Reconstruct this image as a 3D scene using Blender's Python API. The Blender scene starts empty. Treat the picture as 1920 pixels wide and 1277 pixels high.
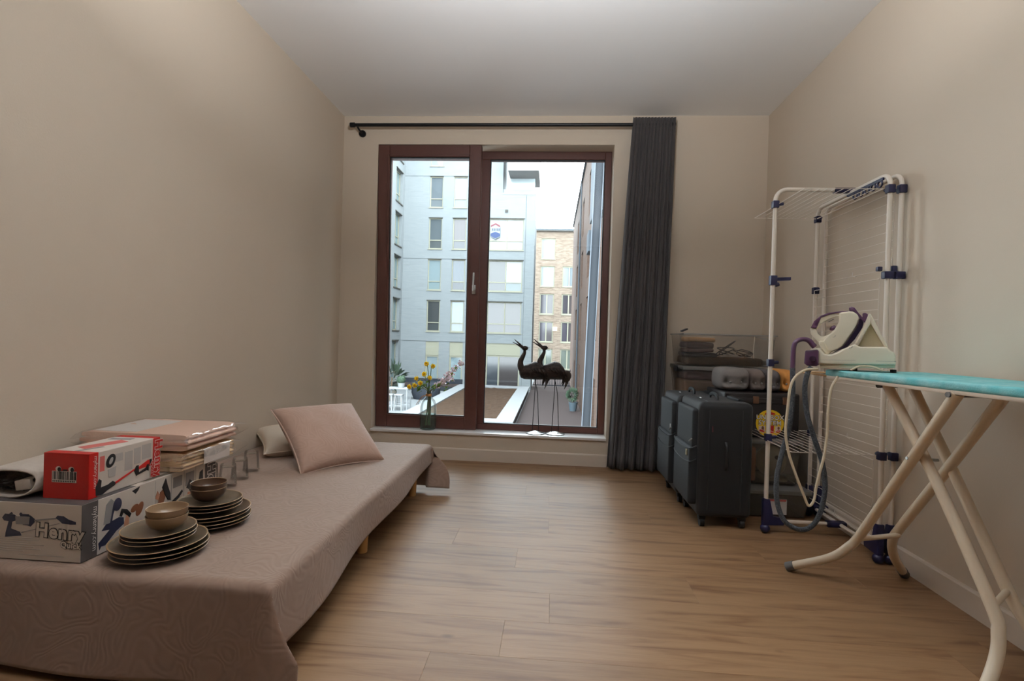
import bpy, bmesh, math, random
from mathutils import Vector, Matrix, noise
random.seed(11)
PI = math.pi
SC = bpy.context.scene
COL = SC.collection

# ------------------------------------------------------------------ camera
# world: X to the right along the window wall, Y away from the camera, Z up, metres; the floor is Z = 0
F_PX, YAW, PITCH, ROLL, EYE = 993.623, -0.0745842, -0.0051587, 0.0293575, 0.93781
D = 3.968            # window wall
XL, XR, H = -1.636, 1.5213, 2.6
YB = -1.25           # back wall
def cam_axes():
    cy, sy, cp, sp = math.cos(YAW), math.sin(YAW), math.cos(PITCH), math.sin(PITCH)
    f = Vector((sy*cp, cy*cp, sp)); r = Vector((cy, -sy, 0)); u = r.cross(f)
    c, s = math.cos(ROLL), math.sin(ROLL)
    return c*r + s*u, -s*r + c*u, f
AX_R, AX_U, AX_F = cam_axes()
cam = bpy.data.cameras.new('camera'); cam_ob = bpy.data.objects.new('camera', cam); COL.objects.link(cam_ob)
cam.sensor_width = 36.0; cam.lens = F_PX/1920*36.0; cam.clip_start = 0.05; cam.clip_end = 400
mr = Matrix((AX_R, AX_U, -AX_F)).transposed().to_4x4(); mr.translation = Vector((0, 0, EYE))
cam_ob.matrix_world = mr
SC.camera = cam_ob
def at(px, py, y):
    """survey helper: the point of the photograph that lies y metres away from the camera wall"""
    d = (px-960)/F_PX*AX_R - (py-638.5)/F_PX*AX_U + AX_F
    return Vector((0, 0, EYE)) + d*(y/d.y)

# ------------------------------------------------------------------ world, light, exposure
SKY = 16.5
wd = bpy.data.worlds.new('overcast_sky'); SC.world = wd; wd.use_nodes = True
bg = wd.node_tree.nodes['Background']; bg.inputs[0].default_value = (0.86, 0.94, 1.0, 1); bg.inputs[1].default_value = SKY
SC.view_settings.view_transform = 'Standard'; SC.view_settings.look = 'None'
SC.view_settings.exposure = 0.0; SC.view_settings.gamma = 1.0; SC.view_settings.use_curve_mapping = False
SC.cycles.use_denoising = True
SC.cycles.max_bounces = 14; SC.cycles.diffuse_bounces = 8; SC.cycles.glossy_bounces = 5
SC.cycles.transmission_bounces = 10; SC.cycles.transparent_max_bounces = 24
SC.cycles.caustics_reflective = False; SC.cycles.caustics_refractive = False
SC.cycles.sample_clamp_indirect = 6.0
pl = bpy.data.lights.new('window_portal', 'AREA'); pl.shape = 'RECTANGLE'; pl.size = 1.78; pl.size_y = 2.18
pl.cycles.is_portal = True
po = bpy.data.objects.new('window_portal', pl); COL.objects.link(po)
po.location = (-0.47, D+0.24, 1.295); po.rotation_euler = (-PI/2, 0, 0)   # a sampling guide for the sky, gives no light itself
LAMP_W, LAMP_C = 93.0, (0.96, 0.98, 1.0)

# ------------------------------------------------------------------ helpers
def lin(c):
    c = c/255.0
    return c/12.92 if c <= 0.04045 else ((c+0.055)/1.055)**2.4
def rgb(t): return (lin(t[0]), lin(t[1]), lin(t[2]), 1.0)
MATS = {}
def mat(name, col=(200, 200, 200), rough=0.5, metal=0.0, spec=0.5, var=None, bump=None, trans=0.0, ior=1.45,
        sheen=0.0, rnd=0.0, emit=None, estr=0.0, coords='Object'):
    """principled material; var=(scale, amount, other colour) mottles it, bump=(scale, strength), rnd = per object value spread"""
    if name in MATS: return MATS[name]
    m = bpy.data.materials.new(name); m.use_nodes = True; nt = m.node_tree; N = nt.nodes; L = nt.links
    b = N['Principled BSDF']
    b.inputs['Base Color'].default_value = rgb(col); b.inputs['Roughness'].default_value = rough
    b.inputs['Metallic'].default_value = metal; b.inputs['Specular IOR Level'].default_value = spec
    b.inputs['Transmission Weight'].default_value = trans; b.inputs['IOR'].default_value = ior
    if sheen: b.inputs['Sheen Weight'].default_value = sheen
    if emit: b.inputs['Emission Color'].default_value = rgb(emit); b.inputs['Emission Strength'].default_value = estr
    tc = N.new('ShaderNodeTexCoord')
    src = None
    if var:
        n = N.new('ShaderNodeTexNoise'); n.inputs['Scale'].default_value = var[0]; n.inputs['Detail'].default_value = 5
        L.new(tc.outputs[coords], n.inputs['Vector'])
        mx = N.new('ShaderNodeMix'); mx.data_type = 'RGBA'
        mp = N.new('ShaderNodeMapRange'); mp.inputs[1].default_value = 0.35; mp.inputs[2].default_value = 0.7
        mp.inputs[4].default_value = var[1]
        L.new(n.outputs['Fac'], mp.inputs[0]); L.new(mp.outputs[0], mx.inputs[0])
        mx.inputs[6].default_value = rgb(col); mx.inputs[7].default_value = rgb(var[2]); src = mx.outputs[2]
        L.new(src, b.inputs['Base Color'])
    if rnd:
        oi = N.new('ShaderNodeObjectInfo'); hs = N.new('ShaderNodeHueSaturation')
        mp2 = N.new('ShaderNodeMapRange'); mp2.inputs[3].default_value = 1-rnd; mp2.inputs[4].default_value = 1+rnd
        L.new(oi.outputs['Random'], mp2.inputs[0]); L.new(mp2.outputs[0], hs.inputs['Value'])
        if src: L.new(src, hs.inputs['Color'])
        else: hs.inputs['Color'].default_value = rgb(col)
        L.new(hs.outputs[0], b.inputs['Base Color'])
    if bump:
        n2 = N.new('ShaderNodeTexNoise'); n2.inputs['Scale'].default_value = bump[0]; n2.inputs['Detail'].default_value = 4
        L.new(tc.outputs[coords], n2.inputs['Vector'])
        bp = N.new('ShaderNodeBump'); bp.inputs['Strength'].default_value = bump[1]; bp.inputs['Distance'].default_value = 0.01
        L.new(n2.outputs['Fac'], bp.inputs['Height']); L.new(bp.outputs[0], b.inputs['Normal'])
    MATS[name] = m
    return m
def thin_glass(name, tint=(255, 255, 255), haze=0.0, hazecol=(220, 220, 220), rough=0.0, ior=1.5, boost=1.0):
    """a thin sheet: clear, with Fresnel gloss and optional milky haze"""
    if name in MATS: return MATS[name]
    m = bpy.data.materials.new(name); m.use_nodes = True; nt = m.node_tree; N = nt.nodes; L = nt.links
    for n in list(N):
        if n.type == 'BSDF_PRINCIPLED': N.remove(n)
    out = [n for n in N if n.type == 'OUTPUT_MATERIAL'][0]
    tr = N.new('ShaderNodeBsdfTransparent'); tr.inputs[0].default_value = rgb(tint)
    gl = N.new('ShaderNodeBsdfGlossy'); gl.inputs['Roughness'].default_value = rough
    fr = N.new('ShaderNodeFresnel'); fr.inputs[0].default_value = ior
    mu = N.new('ShaderNodeMath'); mu.operation = 'MULTIPLY'; mu.inputs[1].default_value = boost; mu.use_clamp = True
    L.new(fr.outputs[0], mu.inputs[0])
    base = tr.outputs[0]
    if haze:
        df = N.new('ShaderNodeBsdfDiffuse'); df.inputs[0].default_value = rgb(hazecol)
        tl = N.new('ShaderNodeBsdfTranslucent'); tl.inputs[0].default_value = rgb(hazecol)
        a = N.new('ShaderNodeMixShader'); a.inputs[0].default_value = 0.5; L.new(df.outputs[0], a.inputs[1]); L.new(tl.outputs[0], a.inputs[2])
        h = N.new('ShaderNodeMixShader'); h.inputs[0].default_value = haze; L.new(base, h.inputs[1]); L.new(a.outputs[0], h.inputs[2]); base = h.outputs[0]
    mx = N.new('ShaderNodeMixShader'); L.new(mu.outputs[0], mx.inputs[0]); L.new(base, mx.inputs[1]); L.new(gl.outputs[0], mx.inputs[2])
    L.new(mx.outputs[0], out.inputs[0]); MATS[name] = m
    return m

WM = {}
def wm(o): return WM.get(o.name, Matrix.Identity(4)) if o else Matrix.Identity(4)
class MB:
    def __init__(s): s.v = []; s.f = []
    def add(s, vs, fs):
        n = len(s.v); s.v += [Vector(q) for q in vs]; s.f += [tuple(i+n for i in f) for f in fs]; return s
    def box(s, x0, x1, y0, y1, z0, z1):
        return s.add([(x0,y0,z0),(x1,y0,z0),(x1,y1,z0),(x0,y1,z0),(x0,y0,z1),(x1,y0,z1),(x1,y1,z1),(x0,y1,z1)],
                     [(0,3,2,1),(4,5,6,7),(0,1,5,4),(1,2,6,5),(2,3,7,6),(3,0,4,7)])
    def obox(s, c, ax, ay, az):
        c, ax, ay, az = Vector(c), Vector(ax), Vector(ay), Vector(az)
        vs = [c+sx*ax+sy*ay+sz*az for sz in (-1,1) for sx, sy in ((-1,-1),(1,-1),(1,1),(-1,1))]
        return s.add(vs, [(0,3,2,1),(4,5,6,7),(0,1,5,4),(1,2,6,5),(2,3,7,6),(3,0,4,7)])
    def bar(s, a, b, w, t, up=(0,0,1)):
        """a flat bar from a to b, w across, t thick"""
        a, b = Vector(a), Vector(b); d = (b-a); l = d.length; d.normalize()
        side = d.cross(Vector(up));  side = side.normalized() if side.length > 1e-6 else Vector((1,0,0))
        n = side.cross(d)
        return s.obox((a+b)/2, d*l/2, side*w/2, n*t/2)
    def tube(s, pts, r, seg=8, closed=False, caps=True, flat=1.0):
        pts = [Vector(q) for q in pts]; n = len(pts)
        rs = r if isinstance(r, (list, tuple)) else [r]*n
        tang = []
        for i in range(n):
            if closed: t = pts[(i+1) % n]-pts[i-1]
            else: t = pts[min(i+1, n-1)]-pts[max(i-1, 0)]
            tang.append(t.normalized() if t.length > 1e-9 else Vector((0,0,1)))
        ref = Vector((0,0,1)) if abs(tang[0].z) < 0.9 else Vector((1,0,0))
        nx = tang[0].cross(ref).normalized(); rings = []
        for i in range(n):
            nx = (nx - tang[i]*nx.dot(tang[i]))
            nx = nx.normalized() if nx.length > 1e-6 else tang[i].orthogonal().normalized()
            ny = tang[i].cross(nx)
            rings.append([pts[i]+(nx*math.cos(2*PI*k/seg)+ny*flat*math.sin(2*PI*k/seg))*rs[i] for k in range(seg)])
        vs = [q for rg in rings for q in rg]; fs = []
        for i in range(n if closed else n-1):
            j = (i+1) % n
            for k in range(seg):
                k2 = (k+1) % seg
                fs.append((i*seg+k, i*seg+k2, j*seg+k2, j*seg+k))
        if caps and not closed:
            fs.append(tuple(reversed(range(seg)))); fs.append(tuple((n-1)*seg+k for k in range(seg)))
        return s.add(vs, fs)
    def lathe(s, prof, seg=24, o=(0,0,0), xs=1.0, ys=1.0, caps=False):
        o = Vector(o); vs = []; fs = []; n = len(prof)
        for r, z in prof:
            for k in range(seg):
                vs.append(o+Vector((r*xs*math.cos(2*PI*k/seg), r*ys*math.sin(2*PI*k/seg), z)))
        for i in range(n-1):
            for k in range(seg):
                k2 = (k+1) % seg; fs.append((i*seg+k, i*seg+k2, (i+1)*seg+k2, (i+1)*seg+k))
        if caps:
            if prof[0][0] > 1e-5: fs.append(tuple(reversed(range(seg))))
            if prof[-1][0] > 1e-5: fs.append(tuple((n-1)*seg+k for k in range(seg)))
        return s.add(vs, fs)
    def prism(s, poly, o, xd, yd, h):
        """polygon (in the xd, yd plane at o) given thickness h along xd x yd"""
        o, xd, yd = Vector(o), Vector(xd), Vector(yd); n = xd.cross(yd).normalized()*h; k = len(poly)
        ar = sum(poly[i][0]*poly[(i+1) % k][1]-poly[(i+1) % k][0]*poly[i][1] for i in range(k))
        if ar < 0: poly = poly[::-1]
        a = [o+xd*p[0]+yd*p[1] for p in poly]
        vs = a+[q+n for q in a]
        fs = [tuple(reversed(range(k))), tuple(range(k, 2*k))]+[(i, (i+1) % k, (i+1) % k+k, i+k) for i in range(k)]
        if h < 0: fs = [tuple(reversed(f)) for f in fs]
        return s.add(vs, fs)
    def grid(s, fn, nu, nv, closeu=False):
        vs = [fn(i/(nu if closeu else nu-1), j/(nv-1)) for j in range(nv) for i in range(nu)]; fs = []
        for j in range(nv-1):
            for i in range(nu if closeu else nu-1):
                i2 = (i+1) % nu; fs.append((j*nu+i, j*nu+i2, (j+1)*nu+i2, (j+1)*nu+i))
        return s.add(vs, fs)
    def ball(s, c, rx, ry=None, rz=None, nu=14, nv=9, M=None):
        ry = ry or rx; rz = rz or rx; c = Vector(c)
        vs = []; fs = []
        for j in range(nv+1):
            th = PI*j/nv
            for i in range(nu):
                q = Vector((rx*math.sin(th)*math.cos(2*PI*i/nu), ry*math.sin(th)*math.sin(2*PI*i/nu), rz*math.cos(th)))
                vs.append(c+(M @ q if M else q))
        for j in range(nv):
            for i in range(nu):
                i2 = (i+1) % nu; fs.append((j*nu+i, (j+1)*nu+i, (j+1)*nu+i2, j*nu+i2))
        return s.add(vs, fs)
    def parts(s):
        """the connected pieces, each as an MB of its own"""
        p = list(range(len(s.v)))
        def find(i):
            while p[i] != i: p[i] = p[p[i]]; i = p[i]
            return i
        for f in s.f:
            for i in f[1:]: p[find(i)] = find(f[0])
        out = {}
        for f in s.f: out.setdefault(find(f[0]), []).append(f)
        for fs in out.values():
            ids = sorted({i for f in fs for i in f}); mp = {j: k for k, j in enumerate(ids)}; q = MB()
            q.v = [s.v[j] for j in ids]; q.f = [tuple(mp[i] for i in f) for f in fs]; yield q
    def split(s, name, m, parent=None, **k):
        return [q.build(name, m, parent, **k) for q in s.parts()]
    def build(s, name, m, parent=None, bevel=0.0, segs=2, smooth=40, solid=0.0, sub=0, local=False, weld=False):
        me = bpy.data.meshes.new(name)
        inv = Matrix.Identity(4) if local else wm(parent).inverted()
        me.from_pydata([inv @ q for q in s.v], [], s.f)
        bm = bmesh.new(); bm.from_mesh(me)
        if weld: bmesh.ops.remove_doubles(bm, verts=bm.verts, dist=1e-5)
        if bevel:
            es = [e for e in bm.edges if len(e.link_faces) == 2 and e.calc_face_angle(0) > 0.5]
            bmesh.ops.bevel(bm, geom=es, offset=bevel, segments=segs, profile=0.6, affect='EDGES', clamp_overlap=True)
        bm.normal_update(); bm.to_mesh(me); bm.free()
        if smooth:
            me.shade_smooth(); me.set_sharp_from_angle(angle=math.radians(smooth))
        if m: me.materials.append(m)
        o = bpy.data.objects.new(name, me); COL.objects.link(o)
        if parent: o.parent = parent; WM[o.name] = wm(parent)
        if solid:
            md = o.modifiers.new('thickness', 'SOLIDIFY'); md.thickness = solid; md.offset = 0
        if sub:
            md = o.modifiers.new('smooth', 'SUBSURF'); md.levels = sub; md.render_levels = sub
        return o
def thing(name, label, cat, loc=(0,0,0), rz=0.0, group=None, M=None):
    o = bpy.data.objects.new(name, None); COL.objects.link(o); o.empty_display_size = 0.1
    m = M if M is not None else Matrix.Translation(loc) @ Matrix.Rotation(rz, 4, 'Z')
    o.matrix_world = m; WM[o.name] = m
    return tag(o, label, cat, group)
def tag(o, label, cat, group=None, kind=None):
    if label: o['label'] = label
    if cat: o['category'] = cat
    if group: o['group'] = group
    if kind: o['kind'] = kind
    return o
def struct(o): o['kind'] = 'structure'; return o
def dup(root, M, label, group=None):
    r = root.copy(); COL.objects.link(r); r.matrix_world = M; WM[r.name] = M
    r['label'] = label
    if group: r['group'] = group
    for ch in list(root.children):
        c = ch.copy(); COL.objects.link(c); c.parent = r
        for g in ch.children:
            d = g.copy(); COL.objects.link(d); d.parent = c
    return r
def curve_pts(pts, n=8):
    """Catmull-Rom through pts"""
    P = [Vector(q) for q in pts]; P = [2*P[0]-P[1]]+P+[2*P[-1]-P[-2]]; out = []
    for i in range(1, len(P)-2):
        for k in range(n):
            t = k/n; a, b, c, d = P[i-1], P[i], P[i+1], P[i+2]
            out.append(0.5*((2*b)+(c-a)*t+(2*a-5*b+4*c-d)*t*t+(3*b-a-3*c+d)*t**3))
    out.append(P[-2]); return out
def text_prints(s, size, o, xd, yd, off=0.0, depth=0.0004, align='LEFT', space=1.0, shear=0.0):
    """lettering as an MB lying in the plane (xd, yd) at o, a print proud by depth"""
    cu = bpy.data.curves.new('t', 'FONT'); cu.body = s; cu.size = size; cu.offset = off; cu.align_x = align
    cu.space_character = space; cu.shear = shear; cu.resolution_u = 3
    ob = bpy.data.objects.new('t', cu); COL.objects.link(ob)
    me = bpy.data.meshes.new_from_object(ob)
    o, xd, yd = Vector(o), Vector(xd).normalized(), Vector(yd).normalized(); n = xd.cross(yd)
    mb = MB(); mb.add([o+xd*v.co.x+yd*v.co.y+n*depth for v in me.vertices], [tuple(p.vertices) for p in me.polygons])
    bpy.data.objects.remove(ob); bpy.data.curves.remove(cu); bpy.data.meshes.remove(me)
    return mb
def holed_wall(mb, o, ux, uz, w, h, holes, depth):
    """wall sheet from o (w along ux, h along uz) with rectangular holes (a0,a1,b0,b1); reveals go back by vector depth"""
    o, ux, uz, depth = Vector(o), Vector(ux), Vector(uz), Vector(depth)
    us = sorted({0.0, w} | {q for hl in holes for q in hl[:2]}); vs = sorted({0.0, h} | {q for hl in holes for q in hl[2:]})
    us = [q for q in us if 0 <= q <= w]; vs = [q for q in vs if 0 <= q <= h]
    for i in range(len(us)-1):
        for j in range(len(vs)-1):
            cu, cv = (us[i]+us[i+1])/2, (vs[j]+vs[j+1])/2
            if any(a0 < cu < a1 and b0 < cv < b1 for a0, a1, b0, b1 in holes): continue
            mb.add([o+ux*us[i]+uz*vs[j], o+ux*us[i+1]+uz*vs[j], o+ux*us[i+1]+uz*vs[j+1], o+ux*us[i]+uz*vs[j+1]], [(0,1,2,3)])
    for a0, a1, b0, b1 in holes:
        c = [o+ux*a0+uz*b0, o+ux*a1+uz*b0, o+ux*a1+uz*b1, o+ux*a0+uz*b1]
        for k in range(4):
            p, q = c[k], c[(k+1) % 4]; mb.add([p, q, q+depth, p+depth], [(3,2,1,0)])
    return mb
# ------------------------------------------------------------------ the room
M_WALL = mat('wall_paint', (203, 190, 173), 0.75, spec=0.25, bump=(180, 0.05))
M_CEIL = mat('ceiling_paint', (240, 241, 242), 0.8, spec=0.2, bump=(150, 0.05))
M_TRIM = mat('baseboard_paint', (212, 200, 186), 0.5)
M_SUB = mat('subfloor', (70, 52, 36), 0.9)
def plank_material():
    m = bpy.data.materials.new('oak_plank'); m.use_nodes = True; N = m.node_tree.nodes; L = m.node_tree.links
    b = N['Principled BSDF']; tc = N.new('ShaderNodeTexCoord'); oi = N.new('ShaderNodeObjectInfo')
    mp = N.new('ShaderNodeMapping'); mp.inputs['Scale'].default_value = (1.0, 9.0, 9.0)
    cm = N.new('ShaderNodeCombineXYZ'); mu = N.new('ShaderNodeMath'); mu.operation = 'MULTIPLY'; mu.inputs[1].default_value = 41.0
    L.new(oi.outputs['Random'], mu.inputs[0]); L.new(mu.outputs[0], cm.inputs[0]); L.new(mu.outputs[0], cm.inputs[2])
    ad = N.new('ShaderNodeVectorMath'); ad.operation = 'ADD'
    L.new(tc.outputs['Object'], ad.inputs[0]); L.new(cm.outputs[0], ad.inputs[1]); L.new(ad.outputs[0], mp.inputs[0])
    n1 = N.new('ShaderNodeTexNoise'); n1.inputs['Scale'].default_value = 2.6; n1.inputs['Detail'].default_value = 8; n1.inputs['Distortion'].default_value = 0.8
    L.new(mp.outputs[0], n1.inputs['Vector'])
    r = N.new('ShaderNodeValToRGB'); L.new(n1.outputs['Fac'], r.inputs[0])
    e = r.color_ramp.elements; e[0].position = 0.27; e[0].color = rgb((142, 100, 68)); e[1].position = 0.66; e[1].color = rgb((194, 153, 114))
    q = e.new(0.40); q.color = rgb((172, 130, 93)); q = e.new(0.5); q.color = rgb((186, 145, 106))
    mp2 = N.new('ShaderNodeMapping'); mp2.inputs['Scale'].default_value = (3.0, 90.0, 90.0); L.new(ad.outputs[0], mp2.inputs[0])
    n2 = N.new('ShaderNodeTexNoise'); n2.inputs['Scale'].default_value = 2.0; n2.inputs['Detail'].default_value = 3; L.new(mp2.outputs[0], n2.inputs['Vector'])
    mx = N.new('ShaderNodeMix'); mx.data_type = 'RGBA'; mx.blend_type = 'MULTIPLY'; mx.inputs[0].default_value = 0.22
    L.new(r.outputs[0], mx.inputs[6]); L.new(n2.outputs['Fac'], mx.inputs[7])
    # sparse dark knots
    mp3 = N.new('ShaderNodeMapping'); mp3.inputs['Scale'].default_value = (1.7, 3.6, 3.6); L.new(ad.outputs[0], mp3.inputs[0])
    vo = N.new('ShaderNodeTexVoronoi'); vo.inputs['Scale'].default_value = 1.3; L.new(mp3.outputs[0], vo.inputs['Vector'])
    kr = N.new('ShaderNodeMapRange'); kr.inputs[1].default_value = 0.02; kr.inputs[2].default_value = 0.06; kr.inputs[3].default_value = 0.55; kr.inputs[4].default_value = 0.0
    L.new(vo.outputs['Distance'], kr.inputs[0])
    k2 = N.new('ShaderNodeMix'); k2.data_type = 'RGBA'; L.new(kr.outputs[0], k2.inputs[0]); L.new(mx.outputs[2], k2.inputs[6]); k2.inputs[7].default_value = rgb((84, 58, 40))
    hs = N.new('ShaderNodeHueSaturation'); mr2 = N.new('ShaderNodeMapRange'); mr2.inputs[3].default_value = 0.44; mr2.inputs[4].default_value = 0.54
    L.new(oi.outputs['Random'], mr2.inputs[0]); L.new(mr2.outputs[0], hs.inputs['Value']); L.new(k2.outputs[2], hs.inputs['Color'])
    L.new(hs.outputs[0], b.inputs['Base Color']); b.inputs['Roughness'].default_value = 0.46; b.inputs['Specular IOR Level'].default_value = 0.18
    bp = N.new('ShaderNodeBump'); bp.inputs['Strength'].default_value = 0.10; bp.inputs['Distance'].default_value = 0.004
    L.new(n2.outputs['Fac'], bp.inputs['Height']); L.new(bp.outputs[0], b.inputs['Normal'])
    return m
M_PLANK = plank_material()
floor = struct(MB().box(XL-0.2, XR+0.2, YB-0.2, D+0.25, -0.20, -0.010).build('floor', M_SUB, smooth=0))
PLEN, PW, GAP = 1.38, 0.2025, 0.0003
def plank_mesh(l, w):
    mb = MB(); c = 0.0004; x, y = l/2-GAP/2, w/2-GAP/2
    mb.add([(-x,-y,-0.01),(x,-y,-0.01),(x,y,-0.01),(-x,y,-0.01),(-x,-y,-c),(x,-y,-c),(x,y,-c),(-x,y,-c),
            (-x+c,-y+c,0),(x-c,-y+c,0),(x-c,y-c,0),(-x+c,y-c,0)],
           [(0,1,5,4),(1,2,6,5),(2,3,7,6),(3,0,4,7),(4,5,9,8),(5,6,10,9),(6,7,11,10),(7,4,8,11),(8,9,10,11)])
    me = bpy.data.meshes.new('plank'); me.from_pydata([tuple(v) for v in mb.v], [], mb.f); me.materials.append(M_PLANK); return me
plank_cache = {}
joints = {0: 0.02, 1: 0.56, 2: -0.122, 3: -0.42, 4: 0.013, 5: 0.55, 6: 0.012, 7: -0.13, 8: 0.40, 9: -0.25, 10: 0.2}
row0 = 1.75
for r in range(-16, 12):
    y0 = row0+r*PW; y1 = min(y0+PW, D)
    if y0 >= D or y1 <= YB: continue
    y0 = max(y0, YB)
    j = joints.get(r, ((r*0.37) % 1.0)*PLEN-0.69) if r != -1 else -0.127
    cuts = sorted({XL, XR} | {j+k*PLEN for k in range(-4, 5) if XL+0.05 < j+k*PLEN < XR-0.05})
    for a, b in zip(cuts[:-1], cuts[1:]):
        key = (round(b-a, 4), round(y1-y0, 4))
        if key not in plank_cache: plank_cache[key] = plank_mesh(*key)
        o = bpy.data.objects.new('plank', plank_cache[key]); COL.objects.link(o); o.parent = floor
        o.location = ((a+b)/2, (y0+y1)/2, 0)
struct(MB().box(XL-0.2, XR+0.2, YB-0.2, D+0.25, H, H+0.2).build('ceiling', M_CEIL, smooth=0))
struct(MB().box(XL-0.2, XL, YB-0.2, D+0.25, -0.01, H).build('wall_left', M_WALL, smooth=0))
struct(MB().box(XR, XR+0.2, YB-0.2, D+0.25, -0.01, H).build('wall_right', M_WALL, smooth=0))
struct(MB().box(XL, XR, YB-0.2, YB, -0.01, H).build('wall_back', mat('light_absorbing_dark', (58, 54, 52), 0.8), smooth=0))  # unseen wall, coloured dark to cut the fill light from behind the camera
OX0, OX1, OZ0, OZ1 = -1.363, 0.422, 0.195, 2.386
wf = MB()
for a in ((XL, OX0, 0, H), (OX1, XR, 0, H), (OX0, OX1, 0, OZ0), (OX0, OX1, OZ1, H)):
    wf.box(a[0], a[1], D, D+0.25, a[2]-(0.01 if a[2] == 0 else 0), a[3])
struct(wf.build('wall_window', M_WALL, smooth=0))
def skirting(name, a, b, n):
    a, b, n = Vector(a), Vector(b), Vector(n); d = (b-a); mb = MB()
    prof = [(0, 0), (0.012, 0), (0.012, 0.083), (0.008, 0.090), (0, 0.092)]
    return struct(mb.prism(prof, a, n, Vector((0,0,1)), d.length*(1 if n.cross(Vector((0,0,1))).dot(d) > 0 else -1)).build(name, M_TRIM, smooth=0))
skirting('baseboard_window', (XL, D, 0), (XR, D, 0), (0,-1,0))
skirting('baseboard_right', (XR, YB, 0), (XR, D-0.012, 0), (-1,0,0))
skirting('baseboard_left', (XL, YB, 0), (XL, D-0.012, 0), (1,0,0))
skirting('baseboard_back', (XL+0.012, YB, 0), (XR-0.012, YB, 0), (0,1,0))

# window: brown timber frame, left sash tilted inward at the top, right pane fixed
M_BROWN = mat('brown_window_timber', (86, 52, 44), 0.42, var=(30, 0.35, (74, 44, 38)))
M_SEAL = mat('black_seal', (18, 18, 20), 0.6)
M_PANE = thin_glass('window_pane_glass', (250, 253, 253), ior=1.45, boost=0.9)
M_SILL = mat('sill_white', (252, 253, 254), 0.14, spec=1.0)
M_STEEL = mat('brushed_steel', (190, 190, 188), 0.3, metal=1.0)
win = struct(bpy.data.objects.new('window_1', None)); COL.objects.link(win); win.location = (-0.47, D+0.15, OZ0); WM['window_1'] = Matrix.Translation(win.location)
FY0, FY1 = D+0.145, D+0.215
ZS = 0.214           # top of the sill board
MX0, MX1 = -0.590, -0.516     # mullion
f = MB()
f.box(OX0, OX0+0.05, FY0+0.02, FY1, ZS, OZ1).box(OX1-0.052, OX1, FY0, FY1, ZS, OZ1)
f.box(OX0+0.05, MX0, FY0+0.02, FY1, OZ1-0.055, OZ1).box(OX0+0.05, MX0, FY0+0.02, FY1, ZS, ZS+0.05)
f.box(MX0, OX1-0.052, FY0, FY1, OZ1-0.062, OZ1).box(MX0, OX1-0.052, FY0, FY1, ZS, ZS+0.047)
f.box(MX0, MX1, FY0, FY1, ZS+0.047, OZ1-0.062)
f.build('window_frame', M_BROWN, win, bevel=0.004, segs=1, smooth=30)
g = MB(); x0, x1, z0, z1 = MX1, OX1-0.052, ZS+0.047, OZ1-0.062
for a in ((x0, x0+0.006, z0, z1), (x1-0.006, x1, z0, z1), (x0+0.006, x1-0.006, z0, z0+0.006), (x0+0.006, x1-0.006, z1-0.006, z1)):
    g.box(a[0], a[1], FY0+0.006, FY0+0.03, a[2], a[3])
g.build('glazing_seal', M_SEAL, win, smooth=0)
MB().box(x0, x1, FY0+0.018, FY0+0.0182, z0, z1).build('window_pane', M_PANE, win, smooth=0)
# tilted sash, turned about its lower edge
SX0, SX1, SZ0, SZ1 = OX0+0.004, -0.566, ZS+0.002, 2.384
TILT = 0.050
MT = Matrix.Translation((0, FY0-0.012, SZ0)) @ Matrix.Rotation(TILT, 4, 'X')
def tl(mb):
    mb.v = [MT @ (q-Vector((0, FY0-0.012, SZ0))) for q in mb.v]; return mb
SY0, SY1 = FY0-0.050, FY0+0.012
sw = 0.090
s_ = MB()
s_.box(SX0, SX0+sw, SY0, SY1, SZ0, SZ1).box(SX1-sw, SX1, SY0, SY1, SZ0, SZ1)
s_.box(SX0+sw, SX1-sw, SY0, SY1, SZ1-sw, SZ1).box(SX0+sw, SX1-sw, SY0, SY1, SZ0, SZ0+0.100)
sash = tl(s_).build('sash', M_BROWN, win, bevel=0.004, segs=1, smooth=30)
g = MB(); x0, x1, z0, z1 = SX0+sw, SX1-sw, SZ0+0.10, SZ1-sw
for a in ((x0, x0+0.006, z0, z1), (x1-0.006, x1, z0, z1), (x0+0.006, x1-0.006, z0, z0+0.006), (x0+0.006, x1-0.006, z1-0.006, z1)):
    g.box(a[0], a[1], SY0+0.012, SY0+0.03, a[2], a[3])
tl(g).build('glazing_seal', M_SEAL, sash, smooth=0)
g = MB()      # the raised bead line round the sash face
for a in ((x0-0.022, x0-0.016, z0-0.022, z1+0.022), (x1+0.016, x1+0.022, z0-0.022, z1+0.022), (x0-0.016, x1+0.016, z0-0.022, z0-0.016), (x0-0.016, x1+0.016, z1+0.016, z1+0.022)):
    g.box(a[0], a[1], SY0-0.003, SY0, a[2], a[3])
tl(g).build('glazing_bead', M_BROWN, sash, smooth=0)
tl(MB().box(x0, x1, SY0+0.02, SY0+0.0202, z0, z1)).build('window_pane', M_PANE, sash, smooth=0)
hx, hz = SX1-0.036, 1.30
hd = MB(); hd.box(hx-0.014, hx+0.014, SY0-0.010, SY0, hz-0.035, hz+0.035)
hd.tube([(hx, SY0-0.008, hz), (hx, SY0-0.045, hz)], 0.010, 10)
hd.tube(curve_pts([(hx, SY0-0.045, hz-0.012), (hx+0.001, SY0-0.050, hz+0.03), (hx+0.003, SY0-0.048, hz+0.125)], 5), 0.0095, 8, flat=0.7)
tl(hd).build('handle', M_STEEL, sash, bevel=0.003)
MB().box(OX0, OX1, D-0.018, FY1, OZ0, ZS).build('window_sill', M_SILL, win, bevel=0.004, segs=2)
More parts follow.
